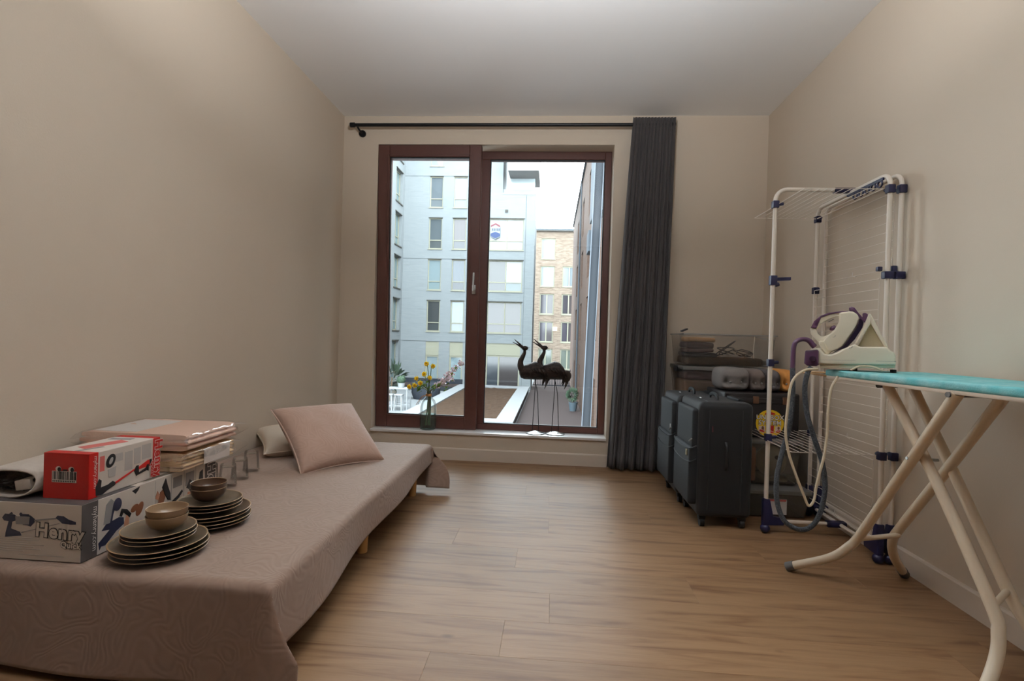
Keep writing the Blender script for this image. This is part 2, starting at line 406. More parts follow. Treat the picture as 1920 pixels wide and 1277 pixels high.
mb = MB().box(OX0-0.1, OX1+0.1, FY1, FY1+0.24, OZ0-0.04, OZ0-0.015); mb.build('outer_sill', mat('outer_sill_stone', (190, 190, 188), 0.7), win, smooth=0)

# added bowl lamp, unseen above the frame; fills the room by way of the ceiling
LX, LY, LZ = -0.05, 1.00, 1.95
lamp = thing('added_ceiling_lamp', 'added white metal bowl lamp hanging unseen above the frame', 'lamp', (LX, LY, H))
M_LAMPW = mat('lamp_white', (230, 230, 230), 0.4)
MB().lathe([(0.0, H-0.03), (0.05, H-0.028), (0.055, H)], 20, (LX, LY, 0)).build('ceiling_rose', M_LAMPW, lamp)
MB().tube([(LX, LY, H-0.02), (LX, LY-0.03, LZ-0.03)], 0.004, 8).build('stem', M_LAMPW, lamp)
LT = -0.25            # the bowl is tipped towards the window
bw = MB().lathe([(0.0, -0.07), (0.07, -0.06), (0.14, -0.02), (0.165, 0.035), (0.160, 0.035), (0.132, -0.014), (0.065, -0.05), (0.0, -0.06)], 32)
bw.v = [Vector((LX, LY, LZ))+Matrix.Rotation(LT, 3, 'X') @ q for q in bw.v]; bw.build('lamp_bowl', M_LAMPW, lamp)
lb = bpy.data.lights.new('fill_bulb', 'AREA'); lb.shape = 'DISK'; lb.size = 0.27; lb.energy = LAMP_W; lb.color = LAMP_C
lo = bpy.data.objects.new('fill_bulb', lb); COL.objects.link(lo); lo.parent = lamp; lo.location = Vector((0, 0, LZ-H))+Matrix.Rotation(LT, 3, 'X') @ Vector((0, 0, 0.002)); lo.rotation_euler = (PI+LT, 0, 0)

# curtain rod and curtain
M_BLACKM = mat('black_metal', (24, 24, 27), 0.4, metal=0.3)
RY, RZ = 3.868, 2.494
rod = thing('curtain_rod', 'black metal curtain rod above the window', 'curtain rod', (-0.35, RY, RZ))
MB().tube([(-1.53, RY, RZ), (0.815, RY, RZ)], 0.0125, 12).build('rod', M_BLACKM, rod)
for x0, x1 in ((-1.548, -1.515), (0.805, 0.838)):
    MB().tube([(x0, RY, RZ), (x1, RY, RZ)], 0.018, 14).build('end_cap', M_BLACKM, rod)
for x in (-1.50, 0.76):
    b_ = MB().tube([(x, RY, RZ), (x+0.004, RY+0.03, RZ-0.018), (x+0.012, RY+0.06, RZ-0.03), (x+0.012, D-0.004, RZ-0.03)], 0.007, 8)
    b_.tube([(x+0.012, D-0.014, RZ-0.03), (x+0.012, D, RZ-0.03)], 0.026, 18)
    b_.build('bracket', M_BLACKM, rod)
M_CURT = mat('charcoal_curtain_cloth', (72, 68, 68), 0.85, spec=0.15, sheen=0.15, var=(5, 0.4, (58, 56, 58)), bump=(400, 0.15))
def curtain_pt(u, v):
    ve = v**0.9
    x0 = 0.535+(0.424-0.535)*ve; x1 = 0.832+(0.800-0.832)*v
    # folds gather as the cloth falls
    uu = u+0.012*math.sin(5*u*PI+v*4)*v
    n1 = 13
    ph = 2*PI*n1*uu
    a1 = 0.016+0.010*v
    lo_ = math.sin(2*PI*5.5*uu+0.9+0.5*v)*0.030*v**0.7
    y = RY-0.004+a1*math.sin(ph)*(1-0.45*v)+lo_+0.010*math.sin(2*PI*2*uu+1)*v
    x = x0+(x1-x0)*u+0.006*math.cos(ph)*(1-0.5*v)
    z = 2.545-v*2.527+(0.006*math.sin(ph+0.6) if v < 0.01 else 0.0)
    return Vector((x, y, z))
cur = MB().grid(curtain_pt, 260, 40).build('curtain', M_CURT, smooth=60, solid=0.003)
tag(cur, 'long charcoal grey curtain drawn to the right of the window', 'curtain')
# ------------------------------------------------------------------ the low bed and what lies on it
M_PINE = mat('pine', (206, 160, 104), 0.5, var=(14, 0.5, (186, 138, 84)))
M_MATT = mat('mattress_cloth', (120, 108, 98), 0.9)
def quilt_material(name, c0, c1):
    m = bpy.data.materials.new(name); m.use_nodes = True; N = m.node_tree.nodes; L = m.node_tree.links
    b = N['Principled BSDF']; b.inputs['Roughness'].default_value = 0.72; b.inputs['Sheen Weight'].default_value = 0.25; b.inputs['Specular IOR Level'].default_value = 0.25
    tc = N.new('ShaderNodeTexCoord'); n = N.new('ShaderNodeTexNoise'); n.inputs['Scale'].default_value = 7.0; n.inputs['Detail'].default_value = 1.5; n.inputs['Distortion'].default_value = 0.9
    L.new(tc.outputs['Object'], n.inputs['Vector'])
    mu = N.new('ShaderNodeMath'); mu.operation = 'MULTIPLY'; mu.inputs[1].default_value = 85.0; L.new(n.outputs['Fac'], mu.inputs[0])
    si = N.new('ShaderNodeMath'); si.operation = 'SINE'; L.new(mu.outputs[0], si.inputs[0])
    n2 = N.new('ShaderNodeTexNoise'); n2.inputs['Scale'].default_value = 60; L.new(tc.outputs['Object'], n2.inputs['Vector'])
    ad = N.new('ShaderNodeMath'); ad.operation = 'ADD'; L.new(si.outputs[0], ad.inputs[0]); L.new(n2.outputs['Fac'], ad.inputs[1])
    bp = N.new('ShaderNodeBump'); bp.inputs['Strength'].default_value = 0.15; bp.inputs['Distance'].default_value = 0.0018
    L.new(ad.outputs[0], bp.inputs['Height']); L.new(bp.outputs[0], b.inputs['Normal'])
    mp = N.new('ShaderNodeMapRange'); mp.inputs[1].default_value = -1; mp.inputs[2].default_value = 1; L.new(si.outputs[0], mp.inputs[0])
    mx = N.new('ShaderNodeMix'); mx.data_type = 'RGBA'; L.new(mp.outputs[0], mx.inputs[0]); mx.inputs[6].default_value = rgb(c0); mx.inputs[7].default_value = rgb(c1)
    L.new(mx.outputs[2], b.inputs['Base Color'])
    return m
M_QUILT = quilt_material('dusty_rose_quilting', (134, 110, 95), (139, 115, 100))
BX0, BX1, BY0, BY1, BZ = -1.622, -0.728, 1.335, 3.13, 0.281
bed = thing('low_bed', 'low single bed on round pine legs under the dusty rose bedspread', 'bed', (-1.17, 2.2, 0))
MB().box(BX0+0.01, BX1-0.02, BY0+0.02, BY1-0.02, 0.175, BZ-0.012).build('mattress', M_MATT, bed, bevel=0.02, segs=3)
MB().box(BX0+0.015, BX1-0.03, BY0+0.03, BY1-0.03, 0.125, 0.174).build('bed_frame', M_MATT, bed, bevel=0.004)
for x in (-1.56, -0.785):
    for y in (1.42, 2.22, 3.04):
        MB().lathe([(0.022, 0), (0.027, 0.125)], 14, (x, y, 0)).build('leg', M_PINE, bed)
def drop(q, r=0.022):
    if q <= 0: return 0.0, 0.0
    if q < r*PI/2: return r*math.sin(q/r), r*(1-math.cos(q/r))
    return r, r+(q-r*PI/2)
WD, LN, RR = BX1-BX0, BY1-BY0, 0.022
def spread_pt(u, v):
    bn_m, bf_m = 0.305, 0.262
    t = -bn_m+v*(LN+bn_m+bf_m)
    k = min(max(t/LN, 0), 1)
    am = 0.195-0.075*k+0.006*math.sin(k*9)
    s = u*(WD+am)
    a, bn, bf = max(0, s-WD), max(0, -t), max(0, t-LN)
    if bn: bn *= 0.86+0.10*u        # the near hem hangs lower towards the corner
    oa, da = drop(a); on, dn = drop(bn); of, df = drop(bf)
    x = BX0+min(s, WD)+oa-(RR if False else 0); y = BY0+min(max(t, 0), LN)-on+of
    z = BZ-(da**5+dn**5+df**5)**0.2
    if a > 0 and bn > 0:
        m = min(a, bn); x += 0.42*m*min(1, bn/0.2); y += 0.12*m
    if a > 0 and bf > 0:
        m = min(a, bf); x += 0.90*m*math.sin(min(1, bf/0.24)*PI/2); y -= 0.25*max(0, bf-0.10)
    if a > 0: x += 0.012*math.sin(t*7.0)*a/0.15+0.05*a
    if bn > 0: y -= 0.010*math.sin(x*9)*bn/0.25+0.03*bn
    if a <= 0 and bn <= 0 and bf <= 0:
        z += 0.003*noise.noise(Vector((x*5, y*5, 1.3)))
    z = max(z, 0.006)
    return Vector((x, y, z))
sp = MB().grid(spread_pt, 130, 220).build('bedspread', M_QUILT, smooth=80, solid=0.006)
tag(sp, 'dusty rose quilted bedspread with a swirl pattern hanging over the low bed', 'bedspread')
TOP = BZ+0.005

def pillow(name, label, M, w, h, t, m, seam):
    """square cushion in its own plane: x, y in the plane, z through it"""
    root = thing(name, label, 'cushion', M=M)
    def pt(sgn):
        def fn(u, v):
            a, b = 2*u-1, 2*v-1
            pinch = 1-0.10*(1-abs(a)**2)*abs(b)**4; pin2 = 1-0.10*(1-abs(b)**2)*abs(a)**4
            th = t*((1-abs(a)**2.6)*(1-abs(b)**2.6))**0.42
            wr = 0.006*noise.noise(Vector((a*2.3+4, b*2.3, sgn*2.0)))*(1-abs(a)**4)*(1-abs(b)**4)
            return Vector((a*w/2*pin2, b*h/2*pinch, sgn*(th/2+wr)))
        return fn
    mb = MB().grid(pt(1), 34, 34); k = MB().grid(lambda u, v: pt(-1)(1-u, v), 34, 34); mb.add(k.v, k.f)
    mb.build('cover', m, root, smooth=80, local=True, weld=True)
    pts = []
    f0 = pt(1)
    for e in range(4):
        for i in range(20):
            q = i/20
            u, v = [(q, 0), (1, q), (1-q, 1), (0, 1-q)][e]; w_ = f0(u, v); w_.z = 0; pts.append(w_)
    MB().tube(pts, 0.0035, 6, closed=True).build('seam', seam, root, local=True)
    return root
def frame_from(c, ux, uy):
    ux = Vector(ux).normalized(); uy = Vector(uy); uy = (uy-ux*uy.dot(ux)).normalized(); uz = ux.cross(uy)
    m = Matrix((ux, uy, uz)).transposed().to_4x4(); m.translation = Vector(c); return m
M_CUSH = quilt_material('rose_cushion_quilting', (168, 139, 124), (171, 142, 127))
M_CREAM = mat('cream_linen', (216, 204, 188), 0.85, bump=(300, 0.2))
pillow('cushion', 'large dusty rose quilted cushion leaning on the cream one', frame_from((-1.125, 2.640, 0.408), (0.63, 0.776, 0.0), (-0.62, 0.36, 0.52)), 0.45, 0.44, 0.15, M_CUSH, mat('rose_piping', (190, 164, 150), 0.8))
pillow('cushion', 'cream cushion lying half hidden behind the large rose cushion', frame_from((-1.395, 2.86, 0.338), (0.80, 0.60, 0.0), (-0.52, 0.70, 0.12)), 0.40, 0.40, 0.13, M_CREAM, M_CREAM)

# cardboard packaging
M_CARDW = mat('white_carton', (214, 204, 194), 0.5, var=(6, 0.25, (200, 190, 180)))
M_CARDG = mat('dark_grey_carton', (74, 68, 66), 0.5)
M_RED = mat('red_carton', (176, 26, 20), 0.45)
M_INKW = mat('white_ink', (232, 226, 220), 0.5); M_INKK = mat('black_ink', (26, 25, 28), 0.5)
M_INKG = mat('grey_ink', (140, 136, 134), 0.5); M_INKLG = mat('light_grey_ink', (182, 176, 172), 0.5)
M_INKR = mat('red_ink', (188, 36, 30), 0.5); M_INKP = mat('pink_ink', (196, 98, 92), 0.5)
M_INKN = mat('navy_ink', (40, 42, 62), 0.5); M_INKB = mat('brown_ink', (120, 72, 48), 0.5); M_INKT = mat('skin_tone_ink', (196, 140, 112), 0.5)
PR = 0.0006
class Face:
    """prints on one face of a carton: polygons and lettering given in centimetres on that face"""
    def __init__(s, o, xd, yd): s.o, s.x, s.y = Vector(o), Vector(xd).normalized(), Vector(yd).normalized(); s.n = s.x.cross(s.y)
    def poly(s, mb, pts, lift=1):
        mb.prism([(a/100, b/100) for a, b in pts], s.o, s.x, s.y, PR*lift); return mb
    def rect(s, mb, x0, x1, y0, y1, lift=1): return s.poly(mb, [(x0,y0),(x1,y0),(x1,y1),(x0,y1)], lift)
    def ell(s, mb, cx, cy, rx, ry, lift=1, rot=0, n=18):
        return s.poly(mb, [(cx+rx*math.cos(2*PI*k/n)*math.cos(rot)-ry*math.sin(2*PI*k/n)*math.sin(rot), cy+rx*math.cos(2*PI*k/n)*math.sin(rot)+ry*math.sin(2*PI*k/n)*math.cos(rot)) for k in range(n)], lift)
    def text(s, t, size, x, y, rot=0.0, off=0.0, lift=1, shear=0.0, align='LEFT', space=1.0):
        c, sn = math.cos(rot), math.sin(rot)
        return text_prints(t, size/100, s.o+s.x*x/100+s.y*y/100, s.x*c+s.y*sn, s.y*c-s.x*sn, off/100, PR*lift+0.0002, align, space, shear)
    def logo(s, root, size, x, y, rot, fill, line):
        """the outlined two-line logo: Henry over Quick"""
        c, sn = math.cos(rot), math.sin(rot)
        for t, k, dx, dy, l in (('Henry', 1.0, 0, 0, 2), ('Quick', 0.42, 1.5, -0.42, 4)):
            px, py = x+size*(dx*c-dy*sn), y+size*(dx*sn+dy*c)
            s.text(t, size*k, px, py, rot, off=size*0.075*(1 if k == 1 else 0.6), lift=l, space=1.10).build('printed_lettering', line, root, smooth=0)
            s.text(t, size*k, px, py, rot, off=size*0.032*(1 if k == 1 else 0.6), lift=l+1, space=1.10).build('printed_lettering', fill, root, smooth=0)

# long white carton with the grey ends
CX0, CX1, CY0, CY1, CZ0, CZ1 = -1.606, -1.268, 1.357, 1.935, TOP, TOP+0.158
ct = thing('vacuum_box', 'long white and grey cardboard vacuum cleaner box standing on the bed', 'box', ((CX0+CX1)/2, (CY0+CY1)/2, CZ0))
body = MB().box(CX0, CX1, CY0, CY1, CZ0, CZ1).build('carton', M_CARDW, ct, bevel=0.0012, segs=1, smooth=0)
MB().box(CX0+0.001, CX1-0.001, CY0+0.001, CY0+0.19, CZ1, CZ1+0.0012).build('lid_flap', M_CARDG, ct, smooth=0)
MB().obox((CX0+0.21, CY0+0.40, CZ1+0.003), (0.12, 0, 0), (0, 0.17, 0.003), (0, -0.00001, 0.0006)).build('lid_flap', M_CARDW, ct, smooth=0)
MB().obox((CX1-0.012, CY0+0.36, CZ1+0.004), (0.008, 0, 0.004), (0, 0.12, 0), (-0.0004, 0, 0.0008)).build('torn_tape', thin_glass('parcel_tape', (240, 236, 230), 0.25, (230, 226, 220), 0.12), ct, smooth=0)
F = Face((CX0, CY0, CZ0), (1,0,0), (0,0,1))           # the end face towards the room, 33.8 x 15.8 cm
k = MB(); F.poly(k, [(10.4,11.3),(11.2,12.4),(14.0,12.3),(14.6,11.9),(14.6,10.7),(13.4,10.3),(11.0,10.5)])        # motor
F.poly(k, [(12.4,10.6),(13.4,10.5),(13.1,8.4),(15.8,7.6),(16.3,6.6),(11.4,6.0),(11.5,7.2)]); F.poly(k, [(15.6,12.4),(18.8,12.3),(20.2,11.3),(20.0,10.4),(18.9,9.2),(18.0,9.5),(16.6,9.6)])
F.poly(k, [(12.4,12.4),(13.2,13.0),(13.6,12.4)]); F.poly(k, [(15.4,12.5),(15.9,13.0),(16.4,12.6),(18.4,12.6),(18.4,12.3),(15.6,12.3)])
F.poly(k, [(26.2,12.0),(26.8,12.7),(28.6,12.6),(30.0,11.8),(32.2,11.2),(32.2,10.5),(30.6,10.4),(28.2,10.6),(27.2,11.4)]); k.split('printed_picture', M_INKN, ct, smooth=0)
k = MB(); F.poly(k, [(14.3,11.9),(18.6,11.9),(18.4,9.8),(14.6,9.7)], 2); F.poly(k, [(20.0,11.2),(26.4,12.1),(26.5,11.7),(20.1,10.8)], 2)
F.poly(k, [(16.2,7.3),(16.2,7.6),(27.2,10.6),(27.6,10.5)], 1); k.split('printed_picture', M_INKG, ct, smooth=0)
F.logo(ct, 5.2, 20.4, 6.9, -0.06, M_CARDW, M_INKK)
k = MB()
for i in range(6): F.rect(k, 9.0, 9.0+[12.5, 9, 14, 11, 13, 8][i], 5.4-i*0.62, 5.55-i*0.62)
F.rect(k, 15.5, 29.0, 1.35, 1.5); F.rect(k, 8.2, 8.3, 1.4, 6.0); F.rect(k, 8.2, 22.0, 5.95, 6.05); k.build('printed_small_text', M_INKLG, ct, smooth=0)
F = Face((CX1, CY0, CZ0), (0,1,0), (0,0,1))           # the long side, 57.8 x 15.8 cm
k = MB(); F.rect(k, 0, 5.2, 0, 15.8); F.rect(k, 51.8, 57.8, 0, 15.8); k.split('printed_band', M_CARDG, ct, smooth=0)
F.text('myhenry.com', 2.3, 3.6, 14.4, -PI/2, lift=2).build('printed_lettering', M_INKW, ct, smooth=0)
F.logo(ct, 6.0, 53.4, 15.0, -PI/2, M_CARDG, M_INKW)
k = MB(); F.ell(k, 12.0, 12.4, 1.5, 1.9, 2); F.poly(k, [(8.2,12.5),(9.2,14.2),(11.4,12.0),(10.6,10.0),(10.2,7.8),(8.8,7.6)], 1)
F.poly(k, [(8.0,7.8),(12.6,8.4),(14.4,7.8),(14.6,5.8),(11.8,4.6),(8.0,1.8),(6.6,2.0),(6.0,1.1),(5.6,3.2),(9.4,5.8),(6.6,6.4)], 1); k.split('printed_picture', M_INKN, ct, smooth=0)
k = MB(); F.poly(k, [(7.2,7.9),(8.0,13.4),(9.6,14.8),(10.6,13.8),(10.0,11.0),(9.4,7.8)], 2); F.rect(k, 35.2, 39.6, 10.6, 14.2); F.rect(k, 41.4, 45.8, 9.6, 14.2); k.split('printed_picture', M_INKG, ct, smooth=0)
k = MB(); F.ell(k, 20.6, 8.4, 1.2, 2.2, 2, -0.5); F.ell(k, 18.6, 9.2, 1.6, 1.0, 2, 0.4); F.poly(k, [(28.2,6.8),(29.2,11.0),(30.4,11.6),(31.6,8.8),(30.2,6.0)], 2); k.split('printed_picture', M_INKB, ct, smooth=0)
k = MB(); F.poly(k, [(14.6,5.8),(15.4,8.2),(16.4,8.0),(16.4,3.6),(14.8,3.4)], 2); F.poly(k, [(27.0,9.6),(28.0,11.8),(29.0,10.2),(28.4,8.6)], 2); F.poly(k, [(42.4,4.0),(44.6,4.2),(44.8,7.4),(42.6,7.2)], 2); k.split('printed_picture', M_INKT, ct, smooth=0)
k = MB(); F.poly(k, [(30.0,12.4),(31.6,15.0),(32.4,12.6),(33.8,9.4),(34.0,7.0),(32.8,7.4),(31.4,9.6)], 3); F.poly(k, [(27.0,6.2),(27.6,7.4),(31.2,6.8),(30.8,5.6)], 3)
F.poly(k, [(34.8,6.4),(37.6,7.6),(39.6,9.0),(40.0,8.2),(38.0,6.6),(35.0,5.4)], 2); F.poly(k, [(12.8,8.6),(13.6,10.6),(15.6,9.8),(17.2,8.0),(16.6,7.0),(15.0,8.6),(14.2,9.4),(13.6,8.2)], 3)
F.poly(k, [(41.8,9.0),(43.4,11.6),(45.0,10.4),(45.2,7.2),(43.8,6.8),(43.4,8.0)], 2); F.poly(k, [(47.6,6.0),(48.8,12.8),(50.4,13.4),(50.8,8.0),(49.4,5.4)], 2)
F.poly(k, [(17.4,14.8),(20.4,15.4),(19.8,14.4),(18.8,13.6)], 2); k.split('printed_picture', M_INKK, ct, smooth=0)
k = MB(); F.poly(k, [(27.0,15.2),(27.0,5.0),(27.15,5.0),(27.15,15.2)]); F.rect(k, 34.3, 34.5, 5.0, 15.2); F.rect(k, 40.4, 40.7, 4.0, 15.4); F.rect(k, 46.4, 46.7, 4.0, 15.4); k.split('printed_lines', M_INKLG, ct, smooth=0)

# short red and white carton on top of it
RX0, RX1, RY0, RY1, RZ0, RZ1 = -1.424, -1.288, 1.398, 1.668, CZ1+0.0018, CZ1+0.130
rb = thing('vacuum_box', 'red and white cardboard vacuum cleaner box lying on the long white box', 'box', ((RX0+RX1)/2, (RY0+RY1)/2, RZ0))
MB().box(RX0, RX1, RY0, RY1, RZ0, RZ1).build('carton', M_CARDW, rb, bevel=0.0012, segs=1, smooth=0)
F = Face((RX0, RY0, RZ0), (1,0,0), (0,0,1))           # 13.6 x 12.8
k = MB(); F.rect(k, 0, 13.6, 0, 12.8)
k.box(RX0, RX1, RY0, RY0+0.030, RZ1, RZ1+PR).box(RX1, RX1+PR, RY0, RY0+0.030, RZ0, RZ1); k.split('printed_band', M_RED, rb, smooth=0)
k = MB(); F.rect(k, 2.6, 10.0, 4.6, 7.8, 2); F.ell(k, 4.5, 8.4, 0.85, 0.75, 2); F.ell(k, 8.4, 8.4, 0.85, 0.75, 2); k.split('printed_label', M_INKW, rb, smooth=0)
k = MB(); random.seed(3); x = 2.9
while x < 9.7:
    w = random.choice((0.1, 0.16, 0.3)); F.rect(k, x, x+w, 5.4, 7.7, 3); x += w+random.choice((0.12, 0.2, 0.3))
F.ell(k, 4.8, 8.3, 0.5, 0.6, 3); F.ell(k, 8.7, 8.3, 0.5, 0.6, 3); F.rect(k, 5.9, 7.2, 7.9, 8.3, 3)
for i in range(13): F.rect(k, 2.9+i*0.53, 3.15+i*0.53, 4.75, 5.2, 3)
k.build('printed_barcode', M_INKK, rb, smooth=0)
F = Face((RX1, RY0, RZ0), (0,1,0), (0,0,1))           # 27 x 12.8
k = MB(); F.rect(k, 24.0, 27.0, 0, 12.8); k.box(RX0, RX1, RY1-0.025, RY1, RZ1, RZ1+PR); k.split('printed_band', M_RED, rb, smooth=0)
F.logo(rb, 4.4, 24.9, 12.2, -PI/2, M_RED, M_INKW)
F.text('myhenry.com', 1.7, 1.6, 12.0, -PI/2, lift=2).build('printed_lettering', M_INKW, rb, smooth=0)
k = MB(); F.poly(k, [(9.0,2.6),(16.6,4.9),(16.8,4.4),(9.2,2.0)], 2); F.poly(k, [(17.6,4.8),(22.0,6.4),(23.2,6.2),(23.2,4.4),(18.0,4.2)], 2); k.split('printed_picture', M_INKR, rb, smooth=0)
k = MB(); F.poly(k, [(2.4,0.4),(2.2,3.0),(3.4,5.0),(4.2,4.4),(4.0,2.4),(6.6,2.6),(8.2,3.2),(9.2,2.6),(9.0,1.8),(6.2,1.0),(4.6,0.2)], 3)
F.poly(k, [(16.2,4.4),(17.2,5.6),(18.0,5.6),(18.2,2.8),(17.2,2.4)], 3); F.poly(k, [(18.0,2.6),(21.4,3.2),(22.2,2.8),(22.2,5.0),(21.4,5.0),(21.0,4.0),(18.2,3.2)], 3); F.rect(k, 22.6, 23.4, 4.2, 6.4, 3)
F.ell(k, 7.4, 9.4, 1.5, 2.1, 2, -0.5); k.split('printed_picture', M_INKK, rb, smooth=0)
k = MB(); F.ell(k, 7.4, 9.4, 0.6, 1.1, 3, -0.5); F.rect(k, 9.2, 11.8, 8.6, 11.0); F.poly(k, [(6.4,7.0),(6.8,4.6),(9.0,4.6),(9.4,7.4)], 2); F.rect(k, 12.6, 15.6, 5.0, 10.8); F.rect(k, 16.2, 18.8, 6.2, 11.2); F.rect(k, 19.4, 23.2, 7.0, 11.6); k.split('printed_picture', M_INKLG, rb, smooth=0)
k = MB(); F.rect(k, 3.6, 5.2, 7.0, 11.4)
k.obox(((RX0+RX1)/2-0.005, RY0+0.13, RZ1+PR/2), (0.018, 0.06, 0), (-0.02, 0.010, 0), (0, 0, PR/2)); k.split('printed_picture', M_INKP, rb, smooth=0)
k = MB().obox(((RX0+RX1)/2+0.01, RY0+0.065, RZ1+PR/2), (0.012, 0.035, 0), (-0.006, 0.003, 0), (0, 0, PR/2)); k.obox(((RX0+RX1)/2-0.02, RY0+0.215, RZ1+PR/2), (0.035, 0.004, 0), (-0.002, 0.012, 0), (0, 0, PR/2)); k.split('printed_picture', M_INKG, rb, smooth=0)

# folded packs of cloth in clear bags
M_PEACH = mat('peach_cloth', (222, 184, 164), 0.85, bump=(120, 0.2)); M_SAND = mat('sand_cloth', (222, 192, 150), 0.85, bump=(120, 0.2))
M_FILM = thin_glass('clear_bag_film', (254, 253, 252), 0.004, (240, 235, 230), 0.07, boost=0.3)
M_LABEL = mat('white_label', (226, 222, 220), 0.5)
def pack(label, x0, x1, y0, y1, z0, layers, lh, m, band, rz):
    c = Vector(((x0+x1)/2, (y0+y1)/2, z0)); root = thing('folded_cloth_pack', label, 'textile pack', c, rz)
    wx, wy = (x1-x0)/2, (y1-y0)/2; mats = m
    for i in range(layers):
        dx = 0.004*math.sin(i*2.3); z = i*lh
        def fold(u, v, i=i, dx=dx, z=z):
            a = 2*PI*u; q = 2*v-1
            e = 0.5; rx, rz_ = wx-0.004+dx, lh*0.49
            cx = math.copysign(abs(math.cos(a))**0.18, math.cos(a)); cz = math.copysign(abs(math.sin(a))**0.6, math.sin(a))
            wob = 0.002*noise.noise(Vector((q*3+i*7, cx*2, i)))
            return Vector((cx*rx, q*(wy-0.006), z+lh/2+cz*rz_+wob))
        mb = MB().grid(fold, 36, 8, closeu=True); n = len(mb.v)
        mb.f.append(tuple(reversed(range(36)))); mb.f.append(tuple(range(n-36, n)))
        mb.build('folded_layer', mats, root, local=True, smooth=50)
    hh = layers*lh
    if band == 'top': MB().box(-wx*0.85, -wx*0.05, -wy*0.8, wy*0.8, hh, hh+0.0008).build('label_sheet', M_LABEL, root, local=True, smooth=0)
    else: MB().box(wx, wx+0.0010, -wy*0.25, wy*0.75, 0.004, hh-0.004).build('label_sheet', M_LABEL, root, local=True, smooth=0)
    # the bag: a loose clear sleeve with a pointed corner
    def bag(u, v):
        a = 2*PI*u; q = 2*v-1
        cx = math.copysign(abs(math.cos(a))**0.25, math.cos(a)); cz = math.copysign(abs(math.sin(a))**0.35, math.sin(a))
        wr = 0.004*noise.noise(Vector((math.cos(a)*3+z0*9, q*4, math.sin(a)*3)))
        end = max(0, abs(q)-0.86)/0.14
        k = (1-0.75*end)
        return Vector((cx*(wx+0.006+0.006*end+wr)+(0.03*end if q > 0 and cx > 0.4 else 0), q*(wy+0.020), hh/2+0.001+cz*(hh/2+0.004)*k+wr+(0.01*end if q > 0 else 0)))
    MB().grid(bag, 40, 20, closeu=True).build('clear_bag', M_FILM, root, local=True, smooth=60)
    return root
pack('sand coloured cloth folded in a clear bag, the lower of the two packs', -1.580, -1.222, 1.695, 1.985, CZ1+0.007, 5, 0.0125, M_SAND, 'side', -0.02)
pack('peach cloth folded in a clear shiny bag, the upper of the two packs', -1.600, -1.215, 1.690, 1.990, CZ1+0.077, 3, 0.0185, M_PEACH, 'top', 0.03)

# rolled paper bag and flat leaflet on the left end
M_PAPER = mat('news_paper', (196, 186, 176), 0.7, var=(25, 0.5, (178, 166, 156)), bump=(40, 0.3)); M_DARKP = mat('dark_crumpled_lining', (62, 56, 56), 0.55, var=(40, 0.8, (96, 90, 86)), bump=(60, 0.8))
rp = thing('rolled_paper_bag', 'rolled pale paper bag with a dark crumpled inside lying left of the red box', 'paper bag', (-1.525, 1.42, CZ1+0.002))
def roll(u, v):
    a = 2*PI*u; rx, rz_ = 0.098, 0.036
    y = 1.385+v*0.20+0.012*math.sin(a*2)*(1-v)
    return Vector((-1.535+rx*math.copysign(abs(math.cos(a))**0.8, math.cos(a)), y, CZ1+0.0405+rz_*math.copysign(abs(math.sin(a))**0.75, math.sin(a))*(1+0.25*v)-0.0015*math.sin(3*a)))
MB().grid(roll, 40, 10, closeu=True).build('paper_sleeve', M_PAPER, rp, smooth=60, solid=0.004)
def lining(u, v):
    a = 2*PI*u; r = v
    q = noise.noise(Vector((math.cos(a)*r*5, math.sin(a)*r*7, 3)))
    return Vector((-1.535+0.090*r*math.cos(a), 1.425+0.035*q-0.02*(1-r), CZ1+0.0405+0.031*r*math.sin(a)))
MB().grid(lining, 40, 9, closeu=True).build('crumpled_lining', M_DARKP, rp, smooth=25)
MB().obox((-1.49, 1.412, CZ1+0.036), (0.024, 0, 0.004), (0, 0.012, 0.003), (-0.003, 0, 0.014)).build('torn_piece', M_PAPER, rp, bevel=0.003)
lf = MB(); lf.grid(lambda u, v: Vector((-1.545+0.17*u, 1.60+0.085*v, CZ1+0.088+0.012*math.sin(u*PI*0.8)+0.006*v-0.012*(1-u))), 14, 6)
tag(lf.build('leaflet', M_CARDW, smooth=60, solid=0.001), 'pale leaflet lying on the rolled paper bag behind the red box', 'leaflet')

# crockery
M_RIM = mat('stoneware_rim', (150, 122, 90), 0.35)
def stone(name, c, c2): return mat(name, c, 0.28, spec=0.6, var=(18, 0.6, c2))
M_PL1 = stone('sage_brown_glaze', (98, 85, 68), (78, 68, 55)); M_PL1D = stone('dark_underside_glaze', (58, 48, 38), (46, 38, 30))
M_BW1 = stone('beige_glaze', (146, 120, 92), (126, 102, 78)); M_PL2 = stone('umber_glaze', (82, 66, 52), (66, 52, 40)); M_BW2 = stone('brown_glaze', (76, 54, 38), (60, 42, 30))
def plate(label, c, r, h, m, under, group):
    o = thing('plate', label, 'plate', c, 0, group)
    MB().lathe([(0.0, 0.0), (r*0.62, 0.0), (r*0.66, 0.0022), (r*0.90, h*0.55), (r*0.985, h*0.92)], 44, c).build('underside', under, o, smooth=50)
    MB().lathe([(r*0.96, h*0.98), (r*0.90, h*0.70), (r*0.66, 0.0058), (r*0.60, 0.0046), (0.0, 0.0046)], 44, c).build('well', m, o, smooth=50)
    MB().lathe([(r*0.985, h*0.92), (r, h*0.96), (r*0.998, h*1.02), (r*0.98, h*1.04), (r*0.96, h*0.98)], 44, c).build('rim', M_RIM, o, smooth=80)
    return o
